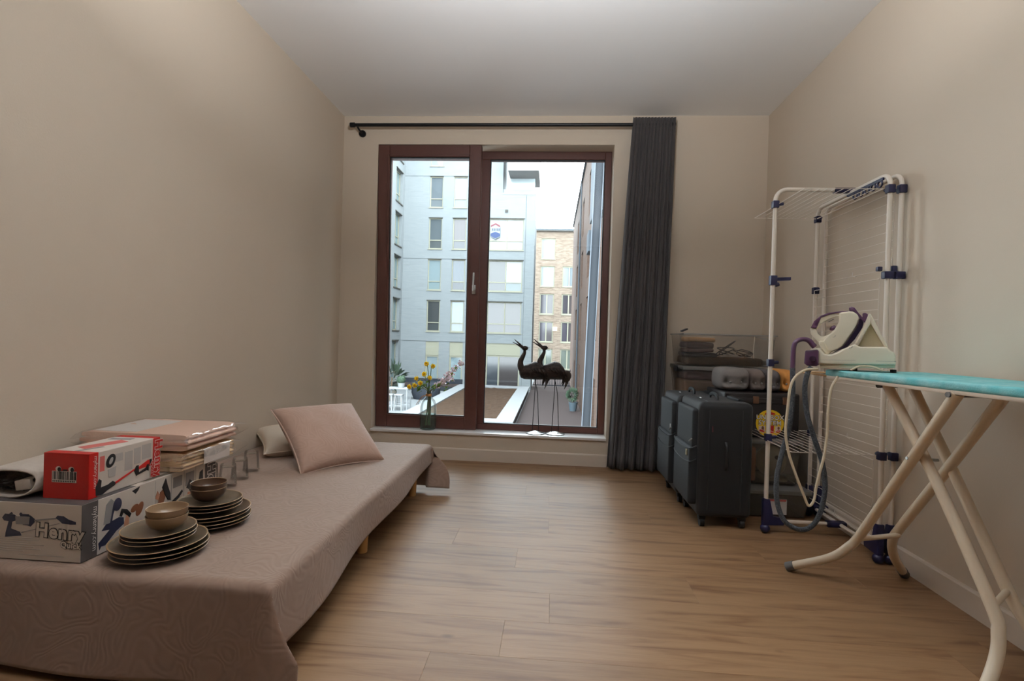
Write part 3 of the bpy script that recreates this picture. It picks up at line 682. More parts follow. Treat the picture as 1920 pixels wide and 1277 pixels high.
def bowl(label, c, r, h, m, inner, group):
    o = thing('bowl', label, 'bowl', c, 0, group)
    MB().lathe([(0.0, 0.0), (r*0.50, 0.0), (r*0.60, 0.003), (r*0.82, h*0.26), (r*0.95, h*0.60), (r*0.995, h*0.97)], 40, c).build('outside', m, o, smooth=60)
    MB().lathe([(r*0.965, h*0.975), (r*0.92, h*0.62), (r*0.79, h*0.32), (r*0.55, 0.007), (0.0, 0.006)], 40, c).build('inside', inner, o, smooth=60)
    MB().lathe([(r*0.99, h*0.97), (r, h*0.99), (r*0.985, h*1.01), (r*0.96, h*0.975)], 40, c).build('rim', M_RIM, o, smooth=80)
    return o
ordn = ['bottom', 'middle', 'top']
z = TOP+0.001
for i in range(3):
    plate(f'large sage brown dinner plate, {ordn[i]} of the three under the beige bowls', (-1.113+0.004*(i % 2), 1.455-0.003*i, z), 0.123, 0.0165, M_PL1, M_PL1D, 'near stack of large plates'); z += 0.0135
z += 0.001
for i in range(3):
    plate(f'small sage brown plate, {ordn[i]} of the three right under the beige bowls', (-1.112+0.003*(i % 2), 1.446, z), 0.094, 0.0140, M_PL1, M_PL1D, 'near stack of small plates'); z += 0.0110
for i in range(2):
    bowl('beige stoneware bowl, ' + ('lower' if i == 0 else 'upper') + ' of the pair on the near plates', (-1.090, 1.448, z), 0.0535, 0.040, M_BW1, M_BW1, 'pair of beige bowls'); z += 0.0195
z = TOP+0.001
ord4 = ['bottom', 'second from the bottom', 'third from the bottom', 'top']
for i in range(4):
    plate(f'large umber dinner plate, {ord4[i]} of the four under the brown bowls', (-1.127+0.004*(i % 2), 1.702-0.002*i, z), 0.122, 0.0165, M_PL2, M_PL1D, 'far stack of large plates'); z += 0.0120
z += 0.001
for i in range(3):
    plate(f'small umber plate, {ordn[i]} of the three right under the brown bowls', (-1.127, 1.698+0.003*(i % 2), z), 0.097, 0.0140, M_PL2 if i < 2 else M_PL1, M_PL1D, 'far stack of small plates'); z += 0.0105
for i in range(2):
    bowl('dark brown stoneware bowl, ' + ('lower' if i == 0 else 'upper') + ' of the pair on the far plates', (-1.128, 1.690, z), 0.0545, 0.043, M_BW2, M_BW2, 'pair of brown bowls'); z += 0.0165

# upturned tumblers
M_TUMB = thin_glass('clear_tumbler_glass', (250, 251, 251), 0.004, (230, 232, 232), 0.02, ior=1.45, boost=0.8)
tum = None
spots = [(-1.330, 2.115, 'clear upturned tumbler nearest to the brown bowls'), (-1.345, 2.225, 'clear upturned tumbler, middle one of the row on the bed'), (-1.375, 2.365, 'clear upturned tumbler nearest to the cushions'), (-1.400, 2.100, 'clear upturned tumbler tucked against the end of the long box')]
for x, y, lab in spots:
    M_ = Matrix.Translation((x, y, TOP+0.002))
    if tum is None:
        tum = thing('tumbler', lab, 'glass', M=M_, group='upturned tumblers')
        MB().lathe([(0.0345, 0.0), (0.0355, 0.001), (0.0300, 0.086), (0.028, 0.090), (0.0, 0.090), (0.0, 0.080), (0.0275, 0.078)], 28).build('glass_wall', M_TUMB, tum, smooth=50, local=True, weld=True)
    else: dup(tum, M_, lab)
# ------------------------------------------------------------------ on the window sill
SZ = ZS
VX, VY = -0.933, 4.030
M_VGLASS = thin_glass('green_tinted_vase_glass', (250, 254, 253), 0.05, (222, 240, 236), 0.02, ior=1.4, boost=0.6)
M_WATER = thin_glass('vase_water', (244, 248, 242), 0.22, (190, 204, 188), 0.02, ior=1.33)
vase = thing('bottle_vase', 'round greenish glass bottle vase half full of water on the window sill', 'vase', (VX, VY, SZ))
R0 = 0.062
MB().lathe([(0.0, 0.004), (R0*0.86, 0.004), (R0*0.98, 0.014), (R0, 0.03), (R0, 0.165), (R0*0.95, 0.195), (R0*0.80, 0.222), (R0*0.52, 0.240), (R0*0.34, 0.252), (R0*0.30, 0.265), (R0*0.32, 0.300), (R0*0.37, 0.302)], 36, (VX, VY, SZ)).build('glass_body', M_VGLASS, vase, smooth=60)
MB().lathe([(0.0, 0.0), (R0*0.90, 0.0), (R0*0.96, 0.006), (R0*0.9, 0.012), (0.0, 0.015)], 36, (VX, VY, SZ)).build('thick_base', thin_glass('thick_glass_base', (190, 222, 214), 0.15, (200, 230, 222), 0.02, boost=2.0), vase, smooth=60)
MB().lathe([(0.0, 0.017), (R0*0.90, 0.018), (R0*0.965, 0.032), (R0*0.965, 0.118), (0.0, 0.118)], 36, (VX, VY, SZ)).build('water', M_WATER, vase, smooth=50)
M_TWINE = mat('jute_twine', (176, 128, 78), 0.9)
tw = MB()
for i in range(6): tw.tube([(VX+0.0215*math.cos(a), VY+0.0215*math.sin(a), SZ+0.256+i*0.0032) for a in [2*PI*k/16 for k in range(16)]], 0.0022, 5, closed=True)
tw.tube(curve_pts([(VX-0.018, VY-0.016, SZ+0.262), (VX-0.045, VY-0.028, SZ+0.255), (VX-0.066, VY-0.030, SZ+0.226), (VX-0.090, VY-0.028, SZ+0.188)], 5), 0.002, 5)
tw.tube(curve_pts([(VX-0.016, VY-0.018, SZ+0.262), (VX-0.040, VY-0.034, SZ+0.250), (VX-0.058, VY-0.036, SZ+0.225), (VX-0.074, VY-0.036, SZ+0.190)], 5), 0.002, 5)
tw.build('twine', M_TWINE, vase)
def petal_mat(name, col):
    m = bpy.data.materials.new(name); m.use_nodes = True; N = m.node_tree.nodes; L = m.node_tree.links
    for n in list(N):
        if n.type == 'BSDF_PRINCIPLED': N.remove(n)
    a = N.new('ShaderNodeBsdfDiffuse'); t = N.new('ShaderNodeBsdfTranslucent'); x = N.new('ShaderNodeMixShader')
    a.inputs[0].default_value = rgb(col); t.inputs[0].default_value = rgb(col); x.inputs[0].default_value = 0.5
    L.new(a.outputs[0], x.inputs[1]); L.new(t.outputs[0], x.inputs[2]); L.new(x.outputs[0], [n for n in N if n.type == 'OUTPUT_MATERIAL'][0].inputs[0])
    return m
M_STEM = mat('green_stem', (92, 112, 62), 0.6); M_TWIG = mat('brown_twig', (98, 80, 62), 0.7)
M_YEL = petal_mat('daffodil_yellow', (255, 242, 130)); M_ORG = petal_mat('daffodil_trumpet', (253, 230, 100))
M_LEAF = petal_mat('fresh_leaf', (140, 170, 84)); M_BLOS = petal_mat('pale_pink_blossom', (252, 242, 245))
M_WILT = mat('wilted_leaf', (92, 84, 44), 0.7)
NECK = Vector((VX, VY, SZ+0.29))
def petal(mb, c, d, up, l, w):
    d = Vector(d).normalized(); s_ = d.cross(up).normalized()
    c = Vector(c); mid = c+d*l*0.55+up*l*0.10; tip = c+d*l
    mb.add([c-s_*w*0.15, c+s_*w*0.15, mid+s_*w*0.5, mid-s_*w*0.5, tip, mid+up*l*-0.06], [(0,1,2,5),(0,5,3),(5,2,4),(5,4,3)])
def daffodil(label, head, face, i):
    head, face = Vector(head), Vector(face).normalized()
    o = thing('daffodil', label, 'flower', (VX+0.006*math.cos(i*1.9), VY+0.006*math.sin(i*1.9), SZ+0.05), 0, 'daffodils in the vase')
    a = Vector((VX+0.02*math.cos(i*1.9+2), VY+0.02*math.sin(i*1.9+2), SZ+0.03))
    nk = NECK+Vector((0.010*math.cos(i*2.1), 0.010*math.sin(i*2.1), -0.02))
    MB().tube(curve_pts([a, nk, nk.lerp(head, 0.55)+Vector((0, 0, 0.02)), head-face*0.012], 6), 0.0028, 6).build('stem', M_STEM, o)
    e1 = face.orthogonal().normalized(); e2 = face.cross(e1); mb = MB()
    for k in range(6):
        an = 2*PI*k/6+i; petal(mb, head, e1*math.cos(an)+e2*math.sin(an)+face*0.25, face, 0.024, 0.020)
    mb.build('petals', M_YEL, o, smooth=60, solid=0.0006)
    mb = MB(); n = 12; rings = [(0.007, 0.0), (0.010, 0.008), (0.011, 0.016), (0.0145, 0.021)]
    vs = [head+face*z_+(e1*math.cos(2*PI*k/n)+e2*math.sin(2*PI*k/n))*r_ for r_, z_ in rings for k in range(n)]
    mb.add(vs, [(j*n+k, j*n+(k+1) % n, (j+1)*n+(k+1) % n, (j+1)*n+k) for j in range(3) for k in range(n)])
    mb.build('trumpet', M_ORG, o, smooth=60, solid=0.0006)
heads = [((-0.952, VY-0.01, 0.716), (-0.2,-1,0.25), 'tallest yellow daffodil above the vase'),
         ((-0.912, VY-0.00, 0.700), (0.8,-0.6,0.1), 'yellow daffodil facing right just below the tallest one'),
         ((-0.974, VY+0.01, 0.635), (-0.1,-1,0.3), 'yellow daffodil in the middle above the bottle neck'),
         ((-1.020, VY-0.02, 0.602), (-0.7,-0.8,0.2), 'yellow daffodil left of the middle one'),
         ((-0.995, VY-0.03, 0.570), (0.2,-1,-0.1), 'yellow daffodil lowest over the bottle neck'),
         ((-0.930, VY-0.02, 0.605), (0.6,-0.4,0.7), 'yellow daffodil opening upward right of the neck'),
         ((-1.072, VY-0.03, 0.540), (-0.6,-1,-0.1), 'yellow daffodil hanging out furthest to the left'),
         ((-1.048, VY-0.01, 0.548), (0.7,-0.8,0.1), 'yellow daffodil beside the one furthest left')]
for i, (h_, f_, lab) in enumerate(heads): daffodil(lab, h_, f_, i)
def spray(label, pts, nb, seed, leafy, bl):
    rnd = random.Random(seed); o = thing('blossom_branch', label, 'branch', (VX+0.01, VY+0.006*seed, SZ+0.04))
    path = curve_pts(pts, 6); n = len(path)
    MB().tube(path, [0.003-0.0018*i/n for i in range(n)], 6).build('twig', M_TWIG, o)
    mb, lf_ = MB(), MB()
    for k in range(nb):
        t = 0.45+0.55*rnd.random(); q = path[min(n-1, int(t*n))]+Vector((rnd.uniform(-1, 1), rnd.uniform(-1, 1), rnd.uniform(-0.7, 1)))*0.022
        f_ = Vector((rnd.uniform(-1, 1), rnd.uniform(-1.4, 0.3), rnd.uniform(-0.4, 1))).normalized(); e1 = f_.orthogonal().normalized(); e2 = f_.cross(e1)
        if k < nb*bl:
            for j in range(5):
                an = 2*PI*j/5; petal(mb, q, e1*math.cos(an)+e2*math.sin(an)+f_*0.35, f_, 0.012, 0.011)
        else: petal(lf_, q, e1+f_*0.3, f_, 0.034, 0.014)
    if mb.v: mb.build('blossoms', M_BLOS, o, smooth=60, solid=0.0005)['kind'] = 'stuff'
    if lf_.v: lf_.build('leaves', M_LEAF, o, smooth=60, solid=0.0005)['kind'] = 'stuff'
A0 = (VX+0.02, VY, SZ+0.03)
spray('pale pink blossom branch reaching far to the right of the vase', [A0, NECK+Vector((0.006, 0, -0.02)), (-0.86, VY, 0.555), (-0.78, VY, 0.640), (-0.69, VY+0.01, 0.728)], 85, 1, 0, 0.95)
spray('shorter white blossom branch low on the right of the vase', [A0, NECK+Vector((0.01, 0.006, -0.02)), (-0.875, VY+0.02, 0.545), (-0.82, VY+0.02, 0.590), (-0.765, VY+0.03, 0.605)], 64, 2, 1, 0.88)
spray('leafy green sprig bending right over the bottle neck', [A0, NECK+Vector((0.0, 0.012, -0.02)), (-0.89, VY-0.02, 0.528), (-0.84, VY-0.02, 0.558), (-0.800, VY-0.02, 0.540)], 22, 3, 1, 0.1)
spray('leafy green sprig bending left over the bottle neck', [A0, NECK+Vector((-0.008, -0.004, -0.02)), (-0.965, VY-0.01, 0.540), (-0.99, VY-0.01, 0.545), (-1.020, VY-0.02, 0.505)], 16, 4, 1, 0.0)

# two metal cranes
M_CRANE = mat('blackened_metal', (38, 33, 32), 0.5, metal=0.6, var=(40, 0.7, (66, 50, 42)), bump=(90, 0.5))
M_WIRE = mat('dark_wire', (40, 38, 38), 0.4, metal=0.7); M_DISH = mat('silver_dish', (200, 202, 202), 0.28, metal=1.0)
M_TAIL = mat('rusty_tail_metal', (74, 60, 52), 0.6, metal=0.5, var=(60, 0.7, (46, 38, 34)))
cr = thing('crane_figure', 'black metal crane figurine standing nearest to the middle of the sill', 'figurine', (0, 0, 0), 0, 'pair of metal cranes')
# local frame: base at the origin, beak towards -x
sec = [(-0.135, 0.470, 0.010, 0.016), (-0.122, 0.462, 0.026, 0.040), (-0.095, 0.465, 0.040, 0.054), (-0.055, 0.472, 0.050, 0.062), (-0.015, 0.480, 0.052, 0.070), (0.022, 0.474, 0.046, 0.064), (0.050, 0.460, 0.034, 0.047), (0.072, 0.446, 0.014, 0.022)]
mb = MB(); nseg = 18
vs = [Vector((x, wy*math.cos(2*PI*k/nseg), z+hz_*math.sin(2*PI*k/nseg))) for x, z, wy, hz_ in sec for k in range(nseg)]
mb.add(vs, [(j*nseg+k, (j+1)*nseg+k, (j+1)*nseg+(k+1) % nseg, j*nseg+(k+1) % nseg) for j in range(len(sec)-1) for k in range(nseg)]+[tuple(range(nseg)), tuple(reversed(range((len(sec)-1)*nseg, len(sec)*nseg)))])
mb.build('body', M_CRANE, cr, local=True, smooth=60)
npth = curve_pts([(-0.100, 0, 0.470), (-0.124, 0, 0.505), (-0.127, 0, 0.545), (-0.110, 0, 0.585), (-0.098, 0, 0.615), (-0.100, 0, 0.640), (-0.112, 0, 0.655)], 6); n = len(npth)
mb = MB().tube(npth, [0.030-0.018*min(1, i/n*1.5) for i in range(n)], 12)
mb.ball((-0.096, 0, 0.648), 0.026, 0.016, 0.018); mb.build('neck_and_head', M_CRANE, cr, local=True, smooth=60)
mb = MB().tube([(-0.112, 0, 0.654), (-0.140, 0, 0.680), (-0.178, 0, 0.712)], [0.010, 0.0065, 0.002], 8)
mb.tube([(-0.112, 0, 0.648), (-0.145, 0, 0.668), (-0.190, 0, 0.692)], [0.008, 0.006, 0.002], 8); mb.build('beak', M_CRANE, cr, local=True)
mb = MB()
for dz in (-0.008, 0.0, 0.008): mb.add([(-0.082, -0.008, 0.645+dz*1.2), (-0.082, 0.008, 0.645+dz*1.2), (-0.058, 0, 0.643+dz*1.5)], [(0,1,2)])
mb.build('crest', M_CRANE, cr, local=True, solid=0.002)
for i, (dx, ln, wv) in enumerate([(0.086, 0.118, 0.010), (0.076, 0.140, -0.006), (0.066, 0.122, 0.014), (0.060, 0.100, -0.016), (0.094, 0.092, -0.014), (0.096, 0.070, 0.012), (0.088, 0.132, 0.002), (0.080, 0.086, 0.0)]):
    def feather(u, v, dx=dx, ln=ln, wv=wv, i=i):
        w = 0.030*(1-v**2.6)+0.001
        return Vector((dx-0.024+0.030*math.sin(v*PI*0.70)-0.020*v*v+0.005*math.sin(i*2)+(u-0.5)*w, wv+(u-0.5)*w*1.2, 0.484-ln*v**1.25-0.006*abs(u-0.5)))
    MB().grid(feather, 4, 9).build('tail_feather', M_TAIL, cr, local=True, solid=0.0015, smooth=60)
for sx in (-1, 1):
    mb = MB()
    for i in range(4):
        mb.add([(-0.06+i*0.028, sx*0.049, 0.500), (-0.032+i*0.028, sx*0.051, 0.498), (0.010+i*0.024, sx*0.050, 0.455-0.006*i), (-0.03+i*0.026, sx*0.054, 0.470-0.004*i)], [(0,1,2,3)])
    mb.build('wing_feathers', M_CRANE, cr, local=True, solid=0.002)
for sx, kx, fx in ((-1, -0.012, -0.024), (1, 0.012, 0.028)):
    MB().tube([(-0.018*sx*0.2-0.012, sx*0.008, 0.428), (kx, sx*0.010, 0.300), (fx, sx*0.012, 0.008)], 0.0028, 6).build('leg', M_WIRE, cr, local=True)
mb = MB(); mb.lathe([(0.0, 0.020), (0.030, 0.017), (0.050, 0.008), (0.066, 0.003), (0.073, 0.006), (0.074, 0.003), (0.066, 0.0), (0.0, 0.0)], 32)
mb.build('base_dish', M_DISH, cr, local=True, smooth=60)
M1 = Matrix.Translation((-0.105, 4.040, SZ)) @ Matrix.Rotation(0.10, 4, 'Z'); cr.matrix_world = M1; WM[cr.name] = M1
dup(cr, Matrix.Translation((0.045, 4.050, SZ)) @ Matrix.Rotation(-0.05, 4, 'Z') @ Matrix.Diagonal((1.02, 1.0, 1.01, 1.0)), 'black metal crane figurine standing nearest to the curtain')
# ------------------------------------------------------------------ suitcases and stacked storage in the right corner
M_SUIT = mat('black_suitcase_nylon', (16, 16, 18), 0.6, spec=0.4, sheen=0.1, bump=(700, 0.25))
M_SUIT2 = mat('slate_suitcase_pocket', (27, 29, 32), 0.6, spec=0.4, bump=(700, 0.25))
M_ZIP = mat('zip_grey', (34, 36, 39), 0.4); M_RUB = mat('black_rubber', (16, 16, 17), 0.6); M_PULL = mat('zip_pull_metal', (150, 148, 144), 0.35, metal=1.0)
M_BADGE = mat('brass_badge', (168, 158, 128), 0.4, metal=0.6); M_WHITEP = mat('white_print', (214, 214, 214), 0.5)
def rbox(mb_name, m, parent, x0, x1, y0, y1, z0, z1, r, segs=3): return MB().box(x0, x1, y0, y1, z0, z1).build(mb_name, m, parent, bevel=r, segs=segs, local=True, smooth=50)
sc_ = thing('suitcase', 'black soft suitcase standing in front, with a small brass badge on its pocket', 'suitcase', (0, 0, 0), 0, 'pair of black suitcases')
# local: front (pockets) towards -x, narrow side towards the camera (-y), origin on the floor at the middle
hw, hd, h0, h1 = 0.135, 0.195, 0.055, 0.640
rbox('shell', M_SUIT, sc_, -hw, hw, -hd, hd, h0, h1, 0.035, 4)
p1 = rbox('pocket', M_SUIT2, sc_, -hw-0.040, -hw+0.015, -hd+0.025, hd-0.025, 0.110, 0.405, 0.018)
p2 = rbox('pocket', M_SUIT2, sc_, -hw-0.026, -hw+0.015, -hd+0.030, hd-0.030, 0.395, 0.600, 0.016)
for zz, rr in ((0.398, 0.0035), (0.330, 0.0025)):
    MB().tube(curve_pts([(-hw-0.005, -hd+0.022, zz+0.015), (-hw-0.038, -hd+0.030, zz), (-hw-0.0415, 0, zz-0.012), (-hw-0.038, hd-0.030, zz), (-hw-0.005, hd-0.022, zz+0.015)], 6), rr, 6).build('zip', M_ZIP, sc_, local=True)
for x in (-0.085, 0.078):      # zips that run round the shell
    mb = MB(); pts = []
    for k in range(32):
        a = 2*PI*k/32; c, s_ = math.cos(a), math.sin(a)
        pts.append((x, math.copysign(abs(c)**0.16, c)*(hd+0.001), (h0+h1)/2+math.copysign(abs(s_)**0.16, s_)*((h1-h0)/2+0.001)))
    mb.tube(pts, 0.0028, 5, closed=True); mb.build('zip', M_ZIP, sc_, local=True)
MB().tube(curve_pts([(-0.01, -0.065, h1-0.004), (-0.01, -0.055, h1+0.020), (-0.01, 0, h1+0.028), (-0.01, 0.055, h1+0.020), (-0.01, 0.065, h1-0.004)], 5), 0.011, 8, flat=0.55).build('carry_handle', M_RUB, sc_, local=True)
mb = MB().box(0.088, 0.118, -0.09, 0.09, h1-0.006, h1+0.012); mb.build('trolley_handle', M_RUB, sc_, local=True, bevel=0.004)
MB().tube(curve_pts([(0.0, -hd+0.002, 0.30), (0.0, -hd-0.014, 0.32), (0.0, -hd-0.016, 0.37), (0.0, -hd-0.014, 0.42), (0.0, -hd+0.002, 0.44)], 5), 0.008, 8, flat=0.6).build('side_handle', M_RUB, sc_, local=True)
bd = MB().box(-hw-0.045, -hw-0.0385, -hd+0.060, -hd+0.082, 0.415-0.06, 0.415-0.030).build('badge', M_BADGE, sc_, local=True, bevel=0.001, segs=1)
MB().tube([(-hw-0.035, -hd+0.055, 0.430), (-hw-0.030, -hd+0.024, 0.448)], 0.0035, 6).build('zip_pull', M_PULL, sc_, local=True)
MB().tube([(-0.070, -hd-0.003, 0.52), (-0.070, -hd-0.005, 0.49)], 0.003, 6).build('zip_pull', mat('red_zip_pull', (84, 34, 38), 0.4), sc_, local=True)
MB().tube([(-0.085, -0.045, h1+0.004), (-0.088, -0.020, h1+0.006)], 0.004, 6).build('zip_pull', M_PULL, sc_, local=True)
for sx in (-1, 1):
    for sy in (-1, 1):
        x, y = sx*(hw-0.035), sy*(hd-0.040)
        mb = MB().box(x-0.018, x+0.018, y-0.016, y+0.016, 0.034, 0.062).build('caster', M_RUB, sc_, local=True, bevel=0.006)
        MB().tube([(x-0.011, y, 0.022), (x+0.011, y, 0.022)], 0.022, 16).build('wheel', M_RUB, mb, local=True)
Ms = Matrix.Translation((0.895, 2.945, 0)); sc_.matrix_world = Ms; WM[sc_.name] = Ms
s2 = dup(sc_, Matrix.Translation((0.880, 3.338, 0)) @ Matrix.Diagonal((1, 0.97, 0.985, 1)), 'black soft suitcase standing behind, against the curtain side')
# white maker's mark on the rear case instead of the badge
for ch in list(s2.children):
    if ch.name.startswith('badge'): bpy.data.objects.remove(ch)
text_prints('bags', 0.014, (0.880-hw-0.028, 3.338-hd+0.085, 0.415), (0,0,1), (0,-1,0)).build('printed_lettering', M_WHITEP, s2, smooth=0) if False else MB().box(0.880-hw-0.029, 0.880-hw-0.0255, 3.338-hd+0.060, 3.338-hd+0.070, 0.425, 0.455).build('printed_mark', M_WHITEP, s2, smooth=0)

M_CLEAR = thin_glass('clear_polypropylene', (248, 246, 244), 0.14, (236, 232, 228), 0.12, boost=1.0)
M_CLEAR2 = thin_glass('milky_polypropylene', (250, 248, 244), 0.24, (250, 244, 230), 0.16, boost=1.0)
M_RIMW = thin_glass('box_rim_plastic', (240, 240, 240), 0.55, (226, 224, 220), 0.15)
M_CLIP = mat('dark_box_clip', (30, 30, 34), 0.4)
def clear_box(label, x0, x1, y0, y1, z0, z1, m, lid=True, clip=None):
    o = thing('storage_box', label, 'storage box', ((x0+x1)/2, (y0+y1)/2, z0))
    t = 0.025
    b0 = [(x0+t, y0+t), (x1-t, y0+t), (x1-t, y1-t), (x0+t, y1-t)]; b1 = [(x0+0.008, y0+0.008), (x1-0.008, y0+0.008), (x1-0.008, y1-0.008), (x0+0.008, y1-0.008)]
    zt_ = z1-0.022
    MB().add([(x, y, z0+0.004) for x, y in b0]+[(x, y, zt_) for x, y in b1], [(3,2,1,0)]+[(k, (k+1) % 4, (k+1) % 4+4, k+4) for k in range(4)]).build('tub', m, o, bevel=0.012, segs=3, smooth=50)
    rim = MB(); rim.tube([(x0+0.004, y0+0.004, zt_), (x1-0.004, y0+0.004, zt_), (x1-0.004, y1-0.004, zt_), (x0+0.004, y1-0.004, zt_)], 0.005, 6, closed=True); rim.build('rim', M_RIMW, o)
    if lid:
        l = MB().box(x0, x1, y0, y1, z1-0.020, z1-0.002).build('lid', M_RIMW, o, bevel=0.006, segs=2)
        if clip:
            MB().box(x0-0.008, x0+0.03, (y0+y1)/2-0.05, (y0+y1)/2+0.05, z1-0.045, z1-0.004).build('clip', M_CLIP, l, bevel=0.005)
    elif clip:
        MB().obox((x0+0.012, y0+0.03, z1+0.002), (0.018, 0, 0.008), (0, 0.03, 0), (-0.002, 0, 0.005)).build('clip', M_CLIP, o, bevel=0.004)
    return o
def folded(name, label, cat, x0, x1, y0, y1, z0, z1, m, seed=1):
    mb = MB().box(x0, x1, y0, y1, z0, z1)
    o = mb.build(name, m, None, bevel=min(0.018, (z1-z0)*0.45), segs=3, smooth=60)
    bm = bmesh.new(); bm.from_mesh(o.data)
    bmesh.ops.subdivide_edges(bm, edges=[e for e in bm.edges if e.calc_length() > 0.05], cuts=3, use_grid_fill=True)
    for v in bm.verts:
        v.co += Vector((noise.noise(v.co*9+Vector((seed, 0, 0))), noise.noise(v.co*9+Vector((0, seed, 5))), 0.8*noise.noise(v.co*11+Vector((3, 0, seed)))))*0.006
    bm.to_mesh(o.data); bm.free(); o.data.shade_smooth()
    return tag(o, label, cat)
# rear column against the window wall
QX0, QX1, QY0, QY1 = 0.862, 1.452, 3.540, 3.935
clear_box('clear storage box at the foot of the rear stack behind the suitcases', QX0, QX1, QY0, QY1, 0.0, 0.258, M_CLEAR)
clear_box('clear storage box second from the floor in the rear stack', QX0, QX1, QY0, QY1, 0.259, 0.518, M_CLEAR)
clear_box('clear storage box with beige cloth under the topmost box', QX0, QX1, QY0, QY1, 0.519, 0.788, M_CLEAR, clip=1)
clear_box('open clear storage box with clothes and cables, topmost of the rear stack', QX0-0.005, QX1+0.005, QY0, QY1, 0.790, 1.020, M_CLEAR, lid=False, clip=1)
M_TAN = mat('tan_knit', (186, 146, 104), 0.9, bump=(200, 0.3)); M_PLUM = mat('plum_knit', (86, 66, 70), 0.9, bump=(200, 0.3)); M_NAVY = mat('navy_cloth', (42, 44, 56), 0.9)
M_TWEED = mat('brown_tweed', (128, 102, 78), 0.95, var=(120, 0.9, (90, 70, 52)), bump=(300, 0.6)); M_BEIGE = mat('beige_fleece', (214, 182, 154), 0.95, bump=(250, 0.4)); M_BLUSH = mat('mauve_cloth', (132, 104, 100), 0.9)
folded('folded_blanket', 'brown tweed blanket folded flat along the bottom of the topmost box', 'blanket', 0.900, 1.385, 3.575, 3.89, 0.796, 0.846, M_TWEED, 2)
folded('folded_garment', 'navy garment folded under the plum one in the topmost box', 'clothing', 0.890, 1.09, 3.58, 3.83, 0.850, 0.876, M_NAVY, 3)
folded('folded_garment', 'mauve garment folded with a pale edge in the topmost box', 'clothing', 0.900, 1.07, 3.58, 3.81, 0.879, 0.902, M_BLUSH, 4)
folded('folded_garment', 'plum knit folded under the tan one in the topmost box', 'clothing', 0.895, 1.070, 3.585, 3.81, 0.905, 0.945, M_PLUM, 5)
folded('folded_garment', 'tan knit lying on top of the clothes in the topmost box', 'clothing', 0.905, 1.080, 3.59, 3.80, 0.948, 0.978, M_TAN, 6)
def cable(label, m, r, seed, n, cx, sx, cz, szz):
    rnd = random.Random(seed); pts = []
    for k in range(n):
        a = k*1.9+rnd.random()
        pts.append((cx+sx*math.cos(a)*rnd.uniform(0.6, 1), 3.67+0.06*math.sin(a)+rnd.uniform(-0.02, 0.02), cz+szz*(0.5+0.5*math.sin(a*0.7+seed))*rnd.uniform(0.5, 1)))
    return tag(MB().tube(curve_pts(pts, 7), r, 6).build('coiled_cable', m), label, 'cable')
M_CABK = mat('black_cable', (34, 32, 34), 0.5); M_CABW = mat('white_cable', (202, 198, 192), 0.5)
cable('black cable coiled in tall loops in the topmost box', M_CABK, 0.0040, 4, 12, 1.175, 0.075, 0.860, 0.105)
cable('thin black cable tangled on the right in the topmost box', M_CABK, 0.0030, 9, 11, 1.290, 0.080, 0.856, 0.050)
cable('white cable curled on the tweed blanket in the topmost box', M_CABW, 0.0028, 6, 9, 1.210, 0.110, 0.853, 0.020)
folded('folded_blanket', 'beige fleece folded in the box under the topmost one', 'blanket', 0.890, 1.16, 3.58, 3.88, 0.527, 0.690, M_BEIGE, 8)
folded('folded_garment', 'mauve cloth lying on the beige fleece in the lower box', 'clothing', 0.90, 1.20, 3.60, 3.88, 0.694, 0.748, M_BLUSH, 12)
# front column: two milky boxes, a black toy case, cushions on top
PX0, PX1 = 1.005, 1.408
b1 = clear_box('flat milky storage box with a white label on the floor', PX0, PX1+0.015, 2.955, 3.445, 0.0, 0.158, M_CLEAR2)
MB().obox((1.230, 2.9685, 0.065), (0.065, 0, 0), (0, -0.0005, 0.043), (0, 0.0004, 0)).build('paper_label', M_LABEL, b1, smooth=0)
k = MB().box(1.205, 1.290, 2.9665, 2.9675, 0.094, 0.104); k.build('label_print', M_INKP, b1, smooth=0)
b2 = clear_box('taller milky storage box under the black case', PX0, PX1-0.005, 3.030, 3.445, 0.159, 0.415, M_CLEAR2)
M_OLD = mat('grey_plastic_appliance', (168, 160, 140), 0.5, var=(9, 0.4, (140, 130, 110)))
ap = thing('kitchen_appliance', 'round beige appliance packed in the taller milky box', 'appliance', (1.285, 3.17, 0.168))
MB().ball((1.285, 3.17, 0.270), 0.085, 0.075, 0.090).build('housing', M_OLD, ap); MB().box(1.215, 1.355, 3.10, 3.25, 0.166, 0.190).build('foot', M_OLD, ap, bevel=0.01); MB().tube([(1.29, 3.09, 0.305), (1.29, 3.10, 0.305)], 0.012, 12).build('knob', M_RUB, ap)
folded('folded_garment', 'rust coloured cloth packed on the left in the taller milky box', 'clothing', 1.045, 1.175, 3.08, 3.40, 0.168, 0.36, mat('rust_cloth', (156, 98, 66), 0.9), 14)
M_CASEK = mat('black_case_plastic', (34, 30, 30), 0.45, spec=0.4)
bc = thing('toy_case', 'black plastic case with a round yellow sticker on the milky boxes', 'case', (1.19, 3.25, 0.417))
KX0, KX1, KY0, KY1, KZ0, KZ1 = 0.985, 1.395, 3.075, 3.43, 0.417, 0.668
MB().box(KX0, KX1, KY0, KY1, KZ0, KZ1).build('shell', M_CASEK, bc, bevel=0.012, segs=3)
MB().box(KX0+0.02, KX1-0.01, KY0-0.006, KY0+0.01, KZ1-0.055, KZ1-0.030).build('lid_rib', M_CASEK, bc, bevel=0.003)
for x in (1.155, 1.315):
    MB().box(x-0.016, x+0.016, KY0-0.008, KY0+0.004, KZ1-0.060, KZ1-0.020).build('latch', mat('brown_latch', (92, 60, 40), 0.5), bc, bevel=0.003)
F = Face((1.235, KY0, 0.500), (1,0,0), (0,0,1))
M_YST = mat('yellow_sticker', (228, 188, 28), 0.45)
